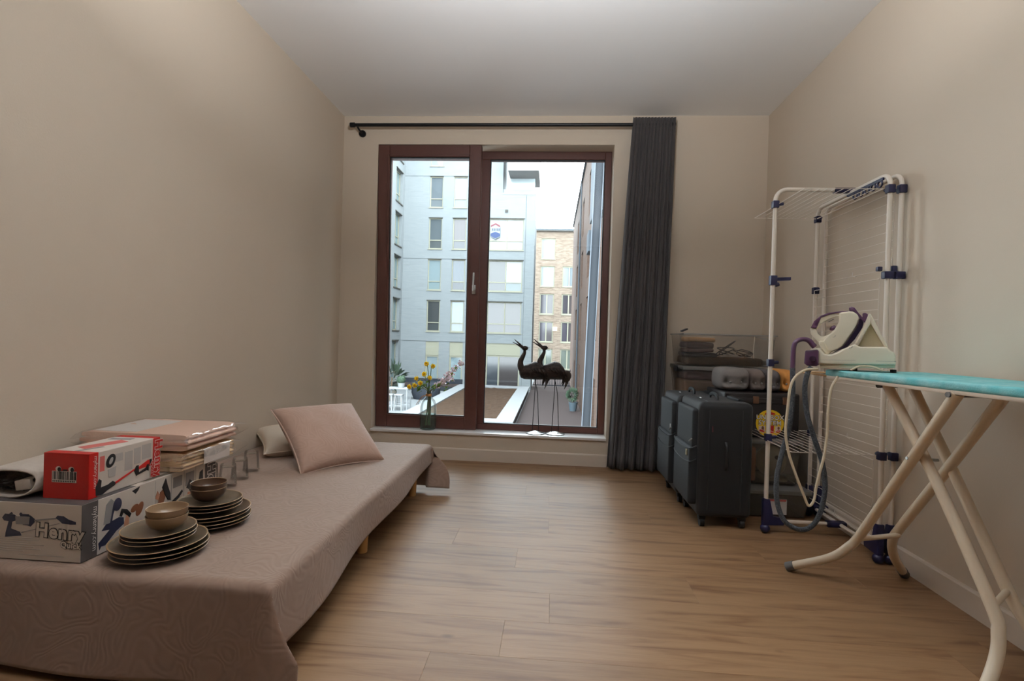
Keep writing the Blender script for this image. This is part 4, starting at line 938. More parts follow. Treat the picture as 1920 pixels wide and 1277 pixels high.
k = MB(); F.ell(k, 0, 0, 7.6, 7.6, 2, n=36); k.build('sticker', M_YST, bc, smooth=0)
k = MB(); F.poly(k, [(-2.8,5.6),(0,6.6),(2.8,5.6),(2.6,4.9),(-2.6,4.9)], 3); F.rect(k, -1.8, 2.2, -5.4, -1.2, 3); F.rect(k, -5.6, -3.0, -5.0, -3.6, 4); F.rect(k, 3.6, 5.8, -5.0, -3.8, 4); k.split('sticker_print', M_INKR, bc, smooth=0)
k = MB(); F.rect(k, -6.0, -2.6, -4.8, -1.6, 3); F.rect(k, 3.0, 6.0, -4.8, -1.6, 3); k.split('sticker_print', mat('cream_print', (214, 196, 180), 0.5), bc, smooth=0)
k = MB(); F.ell(k, -3.8, -2.8, 0.7, 1.1, 4); F.ell(k, 4.8, -2.6, 0.6, 0.9, 4); k.split('sticker_print', M_INKB, bc, smooth=0)
for t, y in (('UNI-BOX', 2.2), ('SYSTEM', -0.9)):
    F.text(t, 3.5, 0, y, align='CENTER', off=0.22, lift=3, space=1.05).build('sticker_lettering', M_INKK, bc, smooth=0)
    F.text(t, 3.5, 0, y, align='CENTER', off=0.06, lift=5, space=1.05).build('sticker_lettering', M_INKW, bc, smooth=0)
M_GREYC = mat('grey_seat_cushion', (112, 106, 102), 0.9, bump=(250, 0.3)); M_GREYD = mat('dark_grey_seat_cushion', (84, 78, 78), 0.9, bump=(250, 0.3)); M_OCHRE = mat('ochre_seat_cushion', (204, 140, 72), 0.9, bump=(250, 0.3))
def tufted(label, x0, x1, y0, y1, z0, z1, m, lean):
    o = thing('seat_cushion', label, 'cushion', ((x0+x1)/2, (y0+y1)/2, z0), 0, 'tufted seat cushions')
    cx, cy, cz = (x0+x1)/2, (y0+y1)/2, (z0+z1)/2
    def fn(u, v):
        a = 2*PI*u; b = PI*v
        sx = math.copysign(abs(math.cos(a))**0.55, math.cos(a)); sy = math.copysign(abs(math.sin(a))**0.55, math.sin(a)); sv = math.sin(b)**0.45; cv = math.copysign(abs(math.cos(b))**0.6, math.cos(b))
        p = Vector((sx*sv*(x1-x0)/2, sy*sv*(y1-y0)/2, cv*(z1-z0)/2))
        for tx in (-0.28, 0.28):                      # buttons pull the front in
            d2 = ((p.x/(x1-x0)-tx*0.9)**2*9+(p.z/(z1-z0)+0.12)**2*6)
            if p.y < 0: p.y += 0.040*math.exp(-d2*7)
        p.x += lean*p.z/(z1-z0)
        p.z = max(p.z, -(z1-z0)/2+0.002)
        return Vector((cx, cy, cz))+p
    MB().grid(fn, 44, 22, closeu=True).build('cover', m, o, smooth=80)
    for tx in (-0.28, 0.28):
        MB().ball((cx+tx*0.9*(x1-x0)*0.7+lean*-0.12, y0+0.016, cz-0.12*(z1-z0)), 0.006, 0.003, 0.006, 8, 5).build('button', M_PULL, o)
tufted('pale grey tufted seat cushion, leftmost of the four on the black case', 0.975, 1.150, 3.115, 3.36, 0.669, 0.803, M_GREYC, 0.0)
tufted('brownish grey tufted seat cushion, second from the left on the black case', 1.145, 1.240, 3.125, 3.38, 0.669, 0.796, mat('taupe_seat_cushion', (104, 92, 86), 0.9, bump=(250, 0.3)), -0.01)
tufted('dark grey tufted seat cushion, third from the left on the black case', 1.235, 1.322, 3.120, 3.38, 0.669, 0.796, M_GREYD, -0.01)
tufted('ochre tufted seat cushion at the right end of the black case', 1.318, 1.400, 3.120, 3.38, 0.669, 0.800, M_OCHRE, -0.01)
# ------------------------------------------------------------------ drying rack
M_WTUBE = mat('white_enamel_tube', (224, 214, 202), 0.35, spec=0.5); M_NJ = mat('navy_plastic_joint', (26, 26, 58), 0.45)
rk = thing('drying_rack', 'tall white tower drying rack with navy joints against the right wall', 'drying rack', (1.30, 2.735, 0))
YN, YF, YM = 2.42, 3.05, 2.735
XA, XB, XW = 1.447, 1.495, 1.092
def arch(x, y0, y1, zb, zt, r=0.05, cut=None):
    pts = [(x, y0, zb), (x, y0, zt-r)]
    for k in range(1, 7):
        a = PI/2*k/6; pts.append((x, y0+r*(1-math.cos(a)), zt-r+r*math.sin(a)))
    for k in range(0, 6):
        a = PI/2*(1-k/6); pts.append((x, y1-r*(1-math.cos(a)), zt-r+r*math.sin(a)))
    pts += [(x, y1, zt-r), (x, y1, zb)]
    return pts
for x in (XA, XB): MB().tube(arch(x, YN, YF, 0.055, 1.700), 0.0105, 10).build('frame_tube', M_WTUBE, rk)
pts = [(XW, YM, 0.055), (XW, YM, 1.66)]+[(XW+0.055*(1-math.cos(PI/2*k/6)), YM, 1.66+0.055*math.sin(PI/2*k/6)) for k in range(1, 7)]+[(1.405, YM, 1.714)]
MB().tube(pts, 0.0105, 10).build('frame_tube', M_WTUBE, rk)
MB().tube([(XW, YM, 0.062), (1.42, YM, 0.062)], 0.009, 8).build('floor_tube', M_WTUBE, rk)
for x in (XA, XB): MB().tube([(x, YN, 0.062), (x, YF, 0.062)], 0.009, 8).build('floor_tube', M_WTUBE, rk)
def joint(x, y, z, dx, dy, dz): MB().box(x-dx, x+dx, y-dy, y+dy, z-dz, z+dz).build('joint', M_NJ, rk, bevel=0.004)
for x, y, z in ((XW, YM, 1.640), (XW, YM, 0.851), (XW, YM, 0.478), (XA, YF, 1.640), (XA, YF, 1.247), (XA, YF, 0.458), (XA, YN, 1.632), (XA, YN, 0.470), (XB, YN, 1.632), (XB, YN, 0.470)):
    joint(x, y, z, 0.015, 0.015, 0.018)
    MB().tube([(x, y, z), (x+(0.038 if x == XW else 0.0), y+(0.036 if y == YN else -0.036 if y == YF else 0), z+0.004)], 0.008, 8).build('clip', M_NJ, rk)
joint(XW, YM, 1.262, 0.016, 0.016, 0.024)
MB().obox((XW+0.048, YM, 1.270), (0.036, 0, 0.002), (0, 0.008, 0), (0, 0, 0.008)).build('clip', M_NJ, rk, bevel=0.002)
MB().tube([(XW+0.012, YM, 1.238), (XW+0.028, YM, 1.244)], 0.010, 8).build('clip', M_NJ, rk)
for x in (XA, XB): joint(x, YN, 1.258, 0.020, 0.014, 0.016)
joint((XA+XB)/2, YN, 1.285, 0.010, 0.012, 0.014); joint(XA-0.03, YN+0.01, 1.285, 0.010, 0.010, 0.010)
MB().obox((1.425, YM, 1.712), (0.055, 0, 0), (0, 0.016, 0), (0, 0, 0.011)).build('hinge', M_NJ, rk, bevel=0.004)
MB().obox((1.430, YM, 0.062), (0.045, 0, 0), (0, 0.018, 0), (0, 0, 0.013)).build('hinge', M_NJ, rk, bevel=0.004)
# strip with hanger holes under the near half of the top bar
hs = MB(); n = 5
for i in range(n):
    y = YN+0.055+i*0.048; c = Vector((XA-0.012, y, 1.668))
    hs.tube([c+Vector((0.0, 0.017*math.cos(a), 0.014*math.sin(a))) for a in [2*PI*k/14 for k in range(14)]], 0.0045, 6, closed=True)
hs.bar((XA-0.012, YN+0.03, 1.686), (XA-0.012, YM, 1.686), 0.008, 0.012); hs.build('hanger_strip', M_NJ, rk)
def boot(x, y, dx, dy):
    d = Vector((dx, dy, 0)).normalized(); s_ = d.cross(Vector((0,0,1)))
    o = Vector((x, y, 0))
    MB().prism([(-0.016, 0.040), (0.085, 0.044), (0.090, 0.078), (0.034, 0.086), (0.016, 0.170), (-0.016, 0.175)], o-s_*0.014, d, Vector((0,0,1)), 0.028*(1 if d.cross(Vector((0,0,1))).dot(s_) > 0 else -1)).build('foot', M_NJ, rk, bevel=0.004)
    MB().ball((x+0.0, y, 0.024), 0.024, 0.022, 0.0235).build('caster', M_NJ, rk)
boot(XW, YM, 1, 0); boot(XA, YN, 0, 1); boot(XB, YN, 0, 1); boot(XA, YF, 0, -1); boot(XB, YF, 0, -1)
def wire_shelf(x0, x1, y0, y1, z, nw, hx=0):
    mb = MB(); mb.tube([(x0, y0, z), (x1, y0, z), (x1, y1, z), (x0, y1, z)], 0.0022, 6, closed=True)
    for k in range(1, nw): x = x0+(x1-x0)*k/nw; mb.tube([(x, y0, z), (x, y1, z)], 0.0014, 5)
    mb.build('wire_shelf', M_WTUBE, rk)
wire_shelf(1.105, 1.437, 2.455, 3.040, 1.642, 10); wire_shelf(1.085, 1.437, 2.455, 3.085, 0.464, 10)
def wire_panel(x, y0, y1, z0, z1, nw):
    mb = MB(); mb.tube([(x, y0, z0), (x, y1, z0), (x, y1, z1), (x, y0, z1)], 0.0022, 6, closed=True)
    for k in range(1, nw): z = z0+(z1-z0)*k/nw; mb.tube([(x, y0, z), (x, y1, z)], 0.0014, 5)
    mb.tube([(x-0.004, (y0+y1)/2-0.02, z0-0.006), (x-0.008, (y0+y1)/2, z0), (x-0.004, (y0+y1)/2+0.006, z0+0.02)], 0.002, 5)
    mb.build('folded_wire_shelf', M_WTUBE, rk)
wire_panel(1.478, 2.44, 3.03, 1.290, 1.625, 8); wire_panel(1.432, 2.45, 3.03, 0.885, 1.245, 8); wire_panel(1.478, 2.44, 3.03, 0.495, 0.845, 8); wire_panel(1.432, 2.45, 3.03, 0.110, 0.445, 8)

# ------------------------------------------------------------------ ironing board
def teal_cover():
    m = mat('turquoise_cover', (104, 180, 184), 0.75, spec=0.25, var=(22, 0.9, (160, 206, 206)), bump=(220, 0.2)); return m
M_TEAL = teal_cover(); M_BRIM = mat('board_rim', (206, 190, 172), 0.6); M_LEG = mat('cream_leg_enamel', (220, 204, 180), 0.35, spec=0.5); M_FTCAP = mat('grey_foot_cap', (90, 88, 86), 0.6)
ib = thing('ironing_board', 'ironing board with a turquoise cover and cream crossed legs', 'ironing board', (1.28, 1.6, 0))
BT = 0.850
bp_ = [(1.085,2.19),(1.098,1.95),(1.125,1.65),(1.175,1.35),(1.245,1.08),(1.295,0.95),(1.345,0.90),(1.395,0.94),(1.430,1.10),(1.458,1.45),(1.468,1.75),(1.470,2.19)]
MB().prism(bp_, (0,0,BT-0.026), (1,0,0), (0,1,0), 0.026).build('cover', M_TEAL, ib, bevel=0.010, segs=3, smooth=60)
MB().prism([(1.28+(x-1.28)*0.985, 1.6+(y-1.6)*0.992) for x, y in bp_], (0,0,BT-0.036), (1,0,0), (0,1,0), 0.012).build('board', M_BRIM, ib, bevel=0.003)
R_ = 0.0165
def leg(pts): MB().tube(curve_pts(pts, 6), R_, 12).build('leg', M_LEG, ib); q = Vector(pts[0]); d = (Vector(pts[1])-q).normalized(); MB().tube([q-d*0.012, q+d*0.020], R_+0.0025, 12).build('foot_cap', M_FTCAP, ib)
leg([(1.016, 2.285, 0.020), (1.125, 2.195, 0.098), (1.170, 2.150, 0.160), (1.192, 2.100, 0.235), (1.172, 1.84, 0.535), (1.152, 1.590, 0.820)])
leg([(1.468, 2.285, 0.020), (1.385, 2.215, 0.110), (1.345, 2.165, 0.190), (1.338, 2.110, 0.262), (1.336, 1.88, 0.540), (1.334, 1.655, 0.820)])
leg([(1.115, 1.440, 0.020), (1.205, 1.505, 0.105), (1.232, 1.530, 0.172), (1.234, 1.560, 0.240), (1.205, 1.74, 0.530), (1.170, 1.945, 0.820)])
leg([(1.478, 1.500, 0.020), (1.420, 1.590, 0.095), (1.392, 1.640, 0.160), (1.376, 1.690, 0.240), (1.348, 1.86, 0.520), (1.318, 2.050, 0.820)])
def rod_(a, b, r, m, nm): MB().tube([a, b], r, 10).build(nm, m, ib)
rod_((1.190, 2.105, 0.212), (1.338, 2.115, 0.232), 0.009, M_LEG, 'cross_bar'); rod_((1.234, 1.556, 0.232), (1.378, 1.684, 0.228), 0.009, M_LEG, 'cross_bar')
rod_((1.150, 1.795, 0.588), (1.250, 1.800, 0.584), 0.005, M_STEEL, 'pivot_bolt')
rod_((1.13, 1.60, 0.812), (1.35, 1.655, 0.812), 0.008, M_FTCAP, 'locking_bar'); rod_((1.14, 1.94, 0.808), (1.35, 2.05, 0.808), 0.008, M_FTCAP, 'locking_bar')
MB().tube(curve_pts([(1.10, 2.18, 0.822), (1.06, 2.235, 0.828), (1.055, 2.30, 0.830), (1.24, 2.34, 0.830), (1.43, 2.30, 0.830), (1.45, 2.18, 0.822)], 6), 0.004, 6).build('iron_rest', mat('wooden_rest', (212, 176, 132), 0.6), ib)

# ------------------------------------------------------------------ steam station and iron
M_IVORY = mat('ivory_plastic', (232, 224, 204), 0.3, spec=0.5); M_PURP = mat('purple_plastic', (76, 48, 72), 0.35, spec=0.5); M_SOLE = mat('sole_plate', (48, 38, 56), 0.25, metal=0.6)
TH = 0.50                                            # the station stands turned on the board, long side to the room
SU, SN = Vector((math.cos(TH), -math.sin(TH), 0)), Vector((math.sin(TH), math.cos(TH), 0))
SC0 = Vector((1.125, 2.060, 0))
def zp(x, y, off=0.0):
    """point of the station's side drawing -> (along, height) on the upright plane off metres behind its front"""
    px, py = 1490+x/7.096, 560+y/7.096
    d = (px-960)/F_PX*AX_R - (py-638.5)/F_PX*AX_U + AX_F; e = Vector((0, 0, EYE)); c = SC0+SN*off
    q = e+d*((c-e).dot(SN)/d.dot(SN)); return ((q-c).dot(SU), q.z)
def sp3(s_, off, z): return SC0+SU*s_+SN*off+Vector((0, 0, z))
def trace(pts, off): return [zp(a, b, off) for a, b in pts]
def slab(name, pts, off, th, m, parent, bev=0.006, segs=3):
    return MB().prism(trace(pts, off), SC0+SN*off, SU, (0,0,1), -th).build(name, m, parent, bevel=bev, segs=segs, smooth=50)
st = thing('steam_station', 'ivory steam iron station standing across the end of the ironing board', 'steam station', SC0+SN*0.08+Vector((0, 0, BT)))
slab('housing', [(205,672),(325,655),(398,738),(470,745),(560,718),(650,668),(800,600),(860,640),(1235,640),(1268,690),(1322,712),(1345,765),(1350,888),(330,872),(205,872)], 0.0, 0.150, M_IVORY, st, 0.008)
slab('foot_rail', [(335,872),(1345,888),(1338,925),(335,925)], 0.01, 0.130, M_IVORY, st, 0.003)
slab('iron_rest_strut', [(795,605),(835,600),(1010,335),(1020,215),(985,200),(935,320),(850,500)], 0.02, 0.110, M_IVORY, st, 0.006)
slab('iron_rest_strut', [(985,200),(1010,200),(1050,270),(1245,645),(1190,640),(1015,335)], 0.02, 0.110, M_IVORY, st, 0.006)
slab('rest_panel', [(835,640),(1010,330),(1195,640)], 0.070, 0.012, M_IVORY, st, 0.002)
cb = slab('control_panel', [(140,690),(305,678),(318,700),(318,880),(290,900),(165,895),(122,860)], -0.012, 0.10, M_PURP, st, 0.008)
q = zp(238, 800, -0.012); MB().tube([sp3(q[0], -0.026, q[1]), sp3(q[0], -0.010, q[1])], 0.0105, 16).build('knob', mat('dark_knob', (40, 24, 40), 0.35), cb)
for a_, b_ in ((330, 815), (1080, 830)):
    q0, q1 = zp(a_, b_), zp(a_+(480 if a_ == 330 else 270), b_+5); MB().tube([sp3(q0[0], 0.0005, q0[1]), sp3(q1[0], 0.0005, q1[1])], 0.0008, 5).build('seam_line', M_INKG, st)
q = zp(735, 675); q2 = zp(805, 622); d = (SU*(q2[0]-q[0])+Vector((0, 0, q2[1]-q[1]))).normalized()
text_prints('Tefal', 0.0075, sp3(q[0], 0, q[1]), d, (-SN).cross(d), 0, 0.0006).build('printed_lettering', M_INKK, st, smooth=0)
for x in (0.0, 0.12):
    MB().tube([sp3(x, 0.04, BT+0.001), sp3(x, 0.04, BT+0.012)], 0.010, 10).build('rubber_foot', M_RUB, st)
# hose and power cord hang in loops to the left of the board
def path(pts, y): return [at(a, b, y if not callable(y) else y(i/(len(pts)-1))) for i, (a, b) in enumerate(pts)]
M_HOSE = mat('blue_grey_braided_hose', (44, 47, 56), 0.85, var=(240, 0.7, (100, 106, 108)), bump=(260, 0.8))
hp = [(1527,650),(1515,638),(1500,637),(1489,648),(1486,690),(1486,745),(1480,800),(1466,850),(1456,900),(1458,945),(1472,978),(1500,993),(1524,985),(1540,955),(1547,910),(1541,865),(1526,820),(1513,775),(1509,730),(1514,700),(1521,688)]
MB().tube(curve_pts(path(hp[4:], lambda t: 2.11), 6), 0.0092, 10).build('steam_hose', M_HOSE, st)
MB().tube(curve_pts(path(hp[:5], 2.11), 6), [0.0088+0.002*max(0, 1-i/9) for i in range(25)], 10).build('hose_sleeve', M_PURP, st)
M_CORD = mat('ivory_cord', (214, 200, 174), 0.5)
cp = [(1533,692),(1510,694),(1492,706),(1482,726),(1477,765),(1473,810),(1479,850),(1492,890),(1507,928),(1516,948),(1526,938),(1532,905),(1545,855),(1551,810),(1553,770),(1558,730),(1571,706)]
MB().tube(curve_pts(path(cp, lambda t: 2.08-0.02*math.sin(t*PI)), 6), 0.0050, 8).build('power_cord', M_CORD, st)
MB().tube(curve_pts([at(1595,694,1.98), at(1612,687,1.97), at(1635,688,1.96), at(1655,695,1.95)], 5), 0.004, 6).build('power_cord', M_CORD, st)
ir = thing('steam_iron', 'white and purple steam iron tilted up on its station', 'iron', SC0+SN*0.07+Vector((0, 0, BT+0.07)))
IY = 0.026
def ring(name, outer, inner, m, y0, th):
    """a band between two outlines with as many points, th deep"""
    A, B = trace(outer, y0), trace(inner, y0); n = len(A); mb = MB()
    vs = [sp3(x, y0, z) for x, z in A]+[sp3(x, y0, z) for x, z in B]+[sp3(x, y0+th, z) for x, z in A]+[sp3(x, y0+th, z) for x, z in B]; fs = []
    for i in range(n):
        j = (i+1) % n
        fs += [(i, j, j+n, i+n), (i+2*n, i+3*n, j+3*n, j+2*n), (i, i+2*n, j+2*n, j), (i+n, j+n, j+3*n, i+3*n)]
    return mb.add(vs, fs).build(name, m, ir, bevel=0.005, segs=2, smooth=50)
ring('handle', [(205,400),(262,310),(350,245),(470,205),(600,182),(690,178),(690,330),(560,470),(430,560),(330,590),(262,530),(212,470)],
     [(282,415),(325,355),(385,305),(470,262),(540,240),(592,245),(588,310),(530,410),(455,475),(390,505),(345,500),(305,465)], M_IVORY, IY+0.018, 0.050)
slab('body', [(592,185),(720,168),(775,172),(835,205),(862,265),(845,330),(795,420),(700,555),(640,635),(560,685),(488,705),(430,690),(380,560),(455,478),(530,412),(588,312)], IY, 0.088, M_IVORY, ir, 0.016)
slab('heel', [(330,560),(400,560),(495,690),(460,740),(420,742),(372,675),(318,600)], IY+0.012, 0.064, M_IVORY, ir, 0.010)
slab('handle_grip', [(212,388),(258,300),(345,228),(450,188),(600,168),(720,160),(720,172),(600,186),(470,208),(350,248),(285,400)], IY+0.014, 0.058, M_PURP, ir, 0.004, 2)
slab('sole_plate', [(862,262),(885,275),(920,318),(902,385),(800,540),(690,655),(640,668),(482,735),(560,688),(640,640),(705,560),(800,422),(848,332)], IY-0.006, 0.104, M_SOLE, ir, 0.004, 2)
slab('locking_clip', [(720,120),(760,105),(800,120),(850,190),(905,250),(900,195),(935,185),(975,205),(975,255),(960,315),(930,318),(860,250),(775,165),(725,165)], IY+0.020, 0.046, M_PURP, ir, 0.005, 2)
q = zp(508, 392, IY+0.03); MB().ball(sp3(q[0], IY+0.030, q[1]), 0.013, 0.008, 0.008, M=Matrix.Rotation(-TH, 3, 'Z') @ Matrix.Rotation(-0.75, 3, 'Y')).build('dial', M_PURP, ir)
q0, q1 = zp(450, 310, IY+0.016), zp(522, 272, IY+0.016); MB().tube([sp3(q0[0], IY+0.016, q0[1]), sp3(q1[0], IY+0.016, q1[1])], 0.0012, 5).build('slot', M_INKK, ir)
q0, q1 = zp(515, 525, IY), zp(585, 470, IY); d = (SU*(q1[0]-q0[0])+Vector((0, 0, q1[1]-q0[1]))).normalized()
text_prints('Tefal', 0.0065, sp3(q0[0], IY, q0[1]), d, (-SN).cross(d), 0, 0.0006).build('printed_lettering', M_INKG, ir, smooth=0)
# ------------------------------------------------------------------ outside: courtyard, alley, neighbours (we look out from one floor up)
ZG = -2.80
OUTK = 0.262          # outdoor colours darkened below their own to offset the over-bright sky
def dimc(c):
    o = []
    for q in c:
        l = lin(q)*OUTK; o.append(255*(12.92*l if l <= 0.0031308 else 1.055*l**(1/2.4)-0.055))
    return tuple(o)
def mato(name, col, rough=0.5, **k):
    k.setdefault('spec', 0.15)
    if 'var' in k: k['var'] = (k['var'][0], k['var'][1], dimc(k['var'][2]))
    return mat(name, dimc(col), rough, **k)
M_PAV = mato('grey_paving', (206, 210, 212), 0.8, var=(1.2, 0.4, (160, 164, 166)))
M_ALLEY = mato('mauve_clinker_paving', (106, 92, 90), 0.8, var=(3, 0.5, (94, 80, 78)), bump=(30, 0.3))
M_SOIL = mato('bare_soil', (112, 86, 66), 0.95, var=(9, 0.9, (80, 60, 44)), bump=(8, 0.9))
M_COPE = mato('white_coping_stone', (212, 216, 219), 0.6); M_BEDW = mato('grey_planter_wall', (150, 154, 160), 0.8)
struct(MB().box(-45, 40, D+0.5, 80, ZG-0.3, ZG-0.02).build('ground', M_PAV, smooth=0))
struct(MB().box(-1.43, 6.0, D+0.5, 60, ZG-0.02, ZG).build('alley_paving', M_ALLEY, smooth=0))
def brick_mat(name, c1, c2, mortar, scale=1.0, vert='XZ'):
    m = bpy.data.materials.new(name); m.use_nodes = True; N = m.node_tree.nodes; L = m.node_tree.links; b = N['Principled BSDF']; b.inputs['Roughness'].default_value = 0.85; b.inputs['Specular IOR Level'].default_value = 0.2
    g_ = N.new('ShaderNodeNewGeometry'); sp_ = N.new('ShaderNodeSeparateXYZ'); cb_ = N.new('ShaderNodeCombineXYZ'); L.new(g_.outputs['Position'], sp_.inputs[0])
    ad = N.new('ShaderNodeMath'); ad.operation = 'ADD'; L.new(sp_.outputs['X'], ad.inputs[0]); L.new(sp_.outputs['Y'], ad.inputs[1])
    L.new(ad.outputs[0], cb_.inputs[0]); L.new(sp_.outputs['Z'], cb_.inputs[1])
    br = N.new('ShaderNodeTexBrick'); br.inputs['Scale'].default_value = 1.0; br.inputs['Brick Width'].default_value = 0.44*scale; br.inputs['Row Height'].default_value = 0.09*scale; br.inputs['Mortar Size'].default_value = 0.008
    br.inputs['Color1'].default_value = rgb(dimc(c1)); br.inputs['Color2'].default_value = rgb(dimc(c2)); br.inputs['Mortar'].default_value = rgb(dimc(mortar)); L.new(cb_.outputs[0], br.inputs['Vector'])
    n = N.new('ShaderNodeTexNoise'); n.inputs['Scale'].default_value = 0.9; n.inputs['Detail'].default_value = 6; mp = N.new('ShaderNodeMapping'); mp.inputs['Scale'].default_value = (0.6, 6, 1); L.new(cb_.outputs[0], mp.inputs[0]); L.new(mp.outputs[0], n.inputs['Vector'])
    mr_ = N.new('ShaderNodeMapRange'); mr_.inputs[1].default_value = 0.6; mr_.inputs[2].default_value = 0.75; mr_.inputs[3].default_value = 1.0; mr_.inputs[4].default_value = 0.82; L.new(n.outputs['Fac'], mr_.inputs[0])
    mx = N.new('ShaderNodeMix'); mx.data_type = 'RGBA'; mx.blend_type = 'MULTIPLY'; mx.inputs[0].default_value = 1.0; L.new(br.outputs['Color'], mx.inputs[6]); L.new(mr_.outputs[0], mx.inputs[7]); L.new(mx.outputs[2], b.inputs['Base Color'])
    return m
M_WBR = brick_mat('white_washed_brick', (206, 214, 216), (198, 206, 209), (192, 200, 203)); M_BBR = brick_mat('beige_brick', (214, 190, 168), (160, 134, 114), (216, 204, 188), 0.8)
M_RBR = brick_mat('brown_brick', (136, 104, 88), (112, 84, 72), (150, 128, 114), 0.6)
M_WINC = mato('cream_window_frame', (228, 226, 200), 0.5); M_REV = mato('grey_lintel_trim', (120, 118, 112), 0.7)  # one even grey for lintels, wing sills, vent box and roof edge
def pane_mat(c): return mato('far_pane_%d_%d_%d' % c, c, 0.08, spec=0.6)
def window_unit(parent, o, ux, n, w, h, panes, bars_v=(), bar_h=None, fw=0.07, sill=True):
    """window at lower-left corner o (on the wall face): cream frame set back, panes as sub-parts"""
    o, ux, n = Vector(o), Vector(ux), Vector(n); uz = Vector((0,0,1)); back = -n*0.14; mb = MB()
    def bx(a0, a1, b0, b1, c0, c1, m=None):
        q = m or mb
        q.obox(o+ux*(a0+a1)/2+uz*(b0+b1)/2+n*(c0+c1)/2, ux*(a1-a0)/2, n*(c1-c0)/2, uz*(b1-b0)/2)
    bx(0, fw, 0, h, -0.16, -0.08); bx(w-fw, w, 0, h, -0.16, -0.08); bx(fw, w-fw, 0, fw, -0.16, -0.08); bx(fw, w-fw, h-fw, h, -0.16, -0.08)
    for v in bars_v: bx(v-fw*0.5, v+fw*0.5, fw, h-fw, -0.16, -0.08)
    if bar_h is not None: bx(fw, w-fw, bar_h-fw*0.5, bar_h+fw*0.5, -0.16, -0.085)
    if sill: bx(-0.06, w+0.06, -0.06, 0.0, -0.10, 0.05)
    f_ = mb.build('window', M_WINC, parent, smooth=0)
    xs = [0]+list(bars_v)+[w]; zs = [0, bar_h, h] if bar_h is not None else [0, h]; k = 0
    for i in range(len(xs)-1):
        for j in range(len(zs)-1):
            p_ = MB(); bx(xs[i]+0.03, xs[i+1]-0.03, zs[j]+0.03, zs[j+1]-0.03, -0.15, -0.13, p_); p_.build('pane', pane_mat(panes[k % len(panes)]), f_, smooth=0); k += 1
    return f_
# white brick apartment building straight ahead, with a wing on the left
YW = 38.0
wb = thing('apartment_building', 'tall white brick apartment building straight across the courtyard', 'building', (-6, YW, ZG))
XC0, XC1, XCB = -11.0, -1.42, -3.82       # wing corner, right corner, step in the roof
rows = [10.24, 7.23, 4.24, 1.24]
GW = [(150, 160, 166), (140, 150, 156), (120, 128, 132), (110, 118, 122)]
holesA = []; specs = []
for i, zb in enumerate(rows):
    for xb in (-9.13, -7.37):
        holesA.append((xb-XC0, xb-XC0+0.97, zb-ZG, zb-ZG+2.24)); specs.append((xb, zb, 0.97, 2.24, i))
for xb in (-9.13, -7.37): holesA.append((xb-XC0, xb-XC0+0.97, -2.42-ZG, 0.5-ZG))
for zb in (13.24,):
    holesA.append((-9.13-XC0, -9.13-XC0+0.97, zb-ZG, zb-ZG+2.24))
holesB = [(-4.72-XC0, -2.24-XC0, zb-ZG, zb-ZG+2.24) for zb in rows[1:]]+[(-4.72-XC0, -2.24-XC0, -2.75-ZG, 0.5-ZG)]
mb = MB()
XS = -4.80
holed_wall(mb, (XC0, YW, ZG), (1,0,0), (0,0,1), XS-XC0, 17-ZG, holesA, (0, 0.16, 0))
holed_wall(mb, (XS, YW, ZG), (1,0,0), (0,0,1), XC1-XS, 11.25-ZG, [(a+XC0-XS, b+XC0-XS, c, d_) for a, b, c, d_ in holesB], (0, 0.16, 0))
mb.box(XS, XCB, YW, YW+8, 11.25, 17)
mb.add([(XC1, YW, ZG), (XC1, YW+3.2, ZG), (XC1, YW+3.2, 11.25), (XC1, YW, 11.25), (XCB, YW, 11.25), (XCB, YW+3.2, 11.25)], [(0,1,2,3), (3,2,5,4)])
mb.add([(XC0, YW, 17), (XS, YW, 17), (XS, YW+8, 17), (XC0, YW+8, 17)], [(0,1,2,3)])
mb.build('facade', M_WBR, wb, smooth=0)
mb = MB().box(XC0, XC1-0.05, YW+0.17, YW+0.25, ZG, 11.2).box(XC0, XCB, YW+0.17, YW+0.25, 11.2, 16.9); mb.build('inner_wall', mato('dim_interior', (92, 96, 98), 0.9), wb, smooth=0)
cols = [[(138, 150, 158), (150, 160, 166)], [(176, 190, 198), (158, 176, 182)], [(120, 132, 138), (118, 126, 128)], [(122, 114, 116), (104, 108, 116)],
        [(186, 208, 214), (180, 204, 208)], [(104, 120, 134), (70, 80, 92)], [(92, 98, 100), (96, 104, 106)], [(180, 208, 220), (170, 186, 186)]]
for k_, (xb, zb, w, h_, i) in enumerate(specs):
    window_unit(wb, (xb, YW, zb), (1,0,0), (0,-1,0), w, h_, cols[k_][::-1], bar_h=0.64)
window_unit(wb, (-9.13, YW, 13.24), (1,0,0), (0,-1,0), 0.97, 2.24, [(190, 206, 212)], bar_h=0.64)
for xb, c in ((-9.13, (196, 216, 222)), (-7.37, (180, 208, 216))):
    window_unit(wb, (xb, YW, -2.42), (1,0,0), (0,-1,0), 0.97, 1.92, [c], fw=0.11, sill=False)
    MB().box(xb, xb+0.97, YW+0.05, YW+0.10, -0.50, 0.5).build('cream_panel', M_WINC, wb, smooth=0)
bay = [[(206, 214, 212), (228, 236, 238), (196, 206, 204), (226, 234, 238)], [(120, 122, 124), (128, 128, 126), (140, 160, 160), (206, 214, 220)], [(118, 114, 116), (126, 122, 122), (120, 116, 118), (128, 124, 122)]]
for zb, c in zip(rows[1:], bay):
    window_unit(wb, (-4.72, YW, zb), (1,0,0), (0,-1,0), 2.48, 2.24, c, bars_v=(1.28,), bar_h=0.66)
window_unit(wb, (-4.72, YW, -2.75), (1,0,0), (0,-1,0), 2.48, 2.40, [(96, 104, 112), (104, 98, 98)], bars_v=(0.95,), fw=0.11, sill=False)
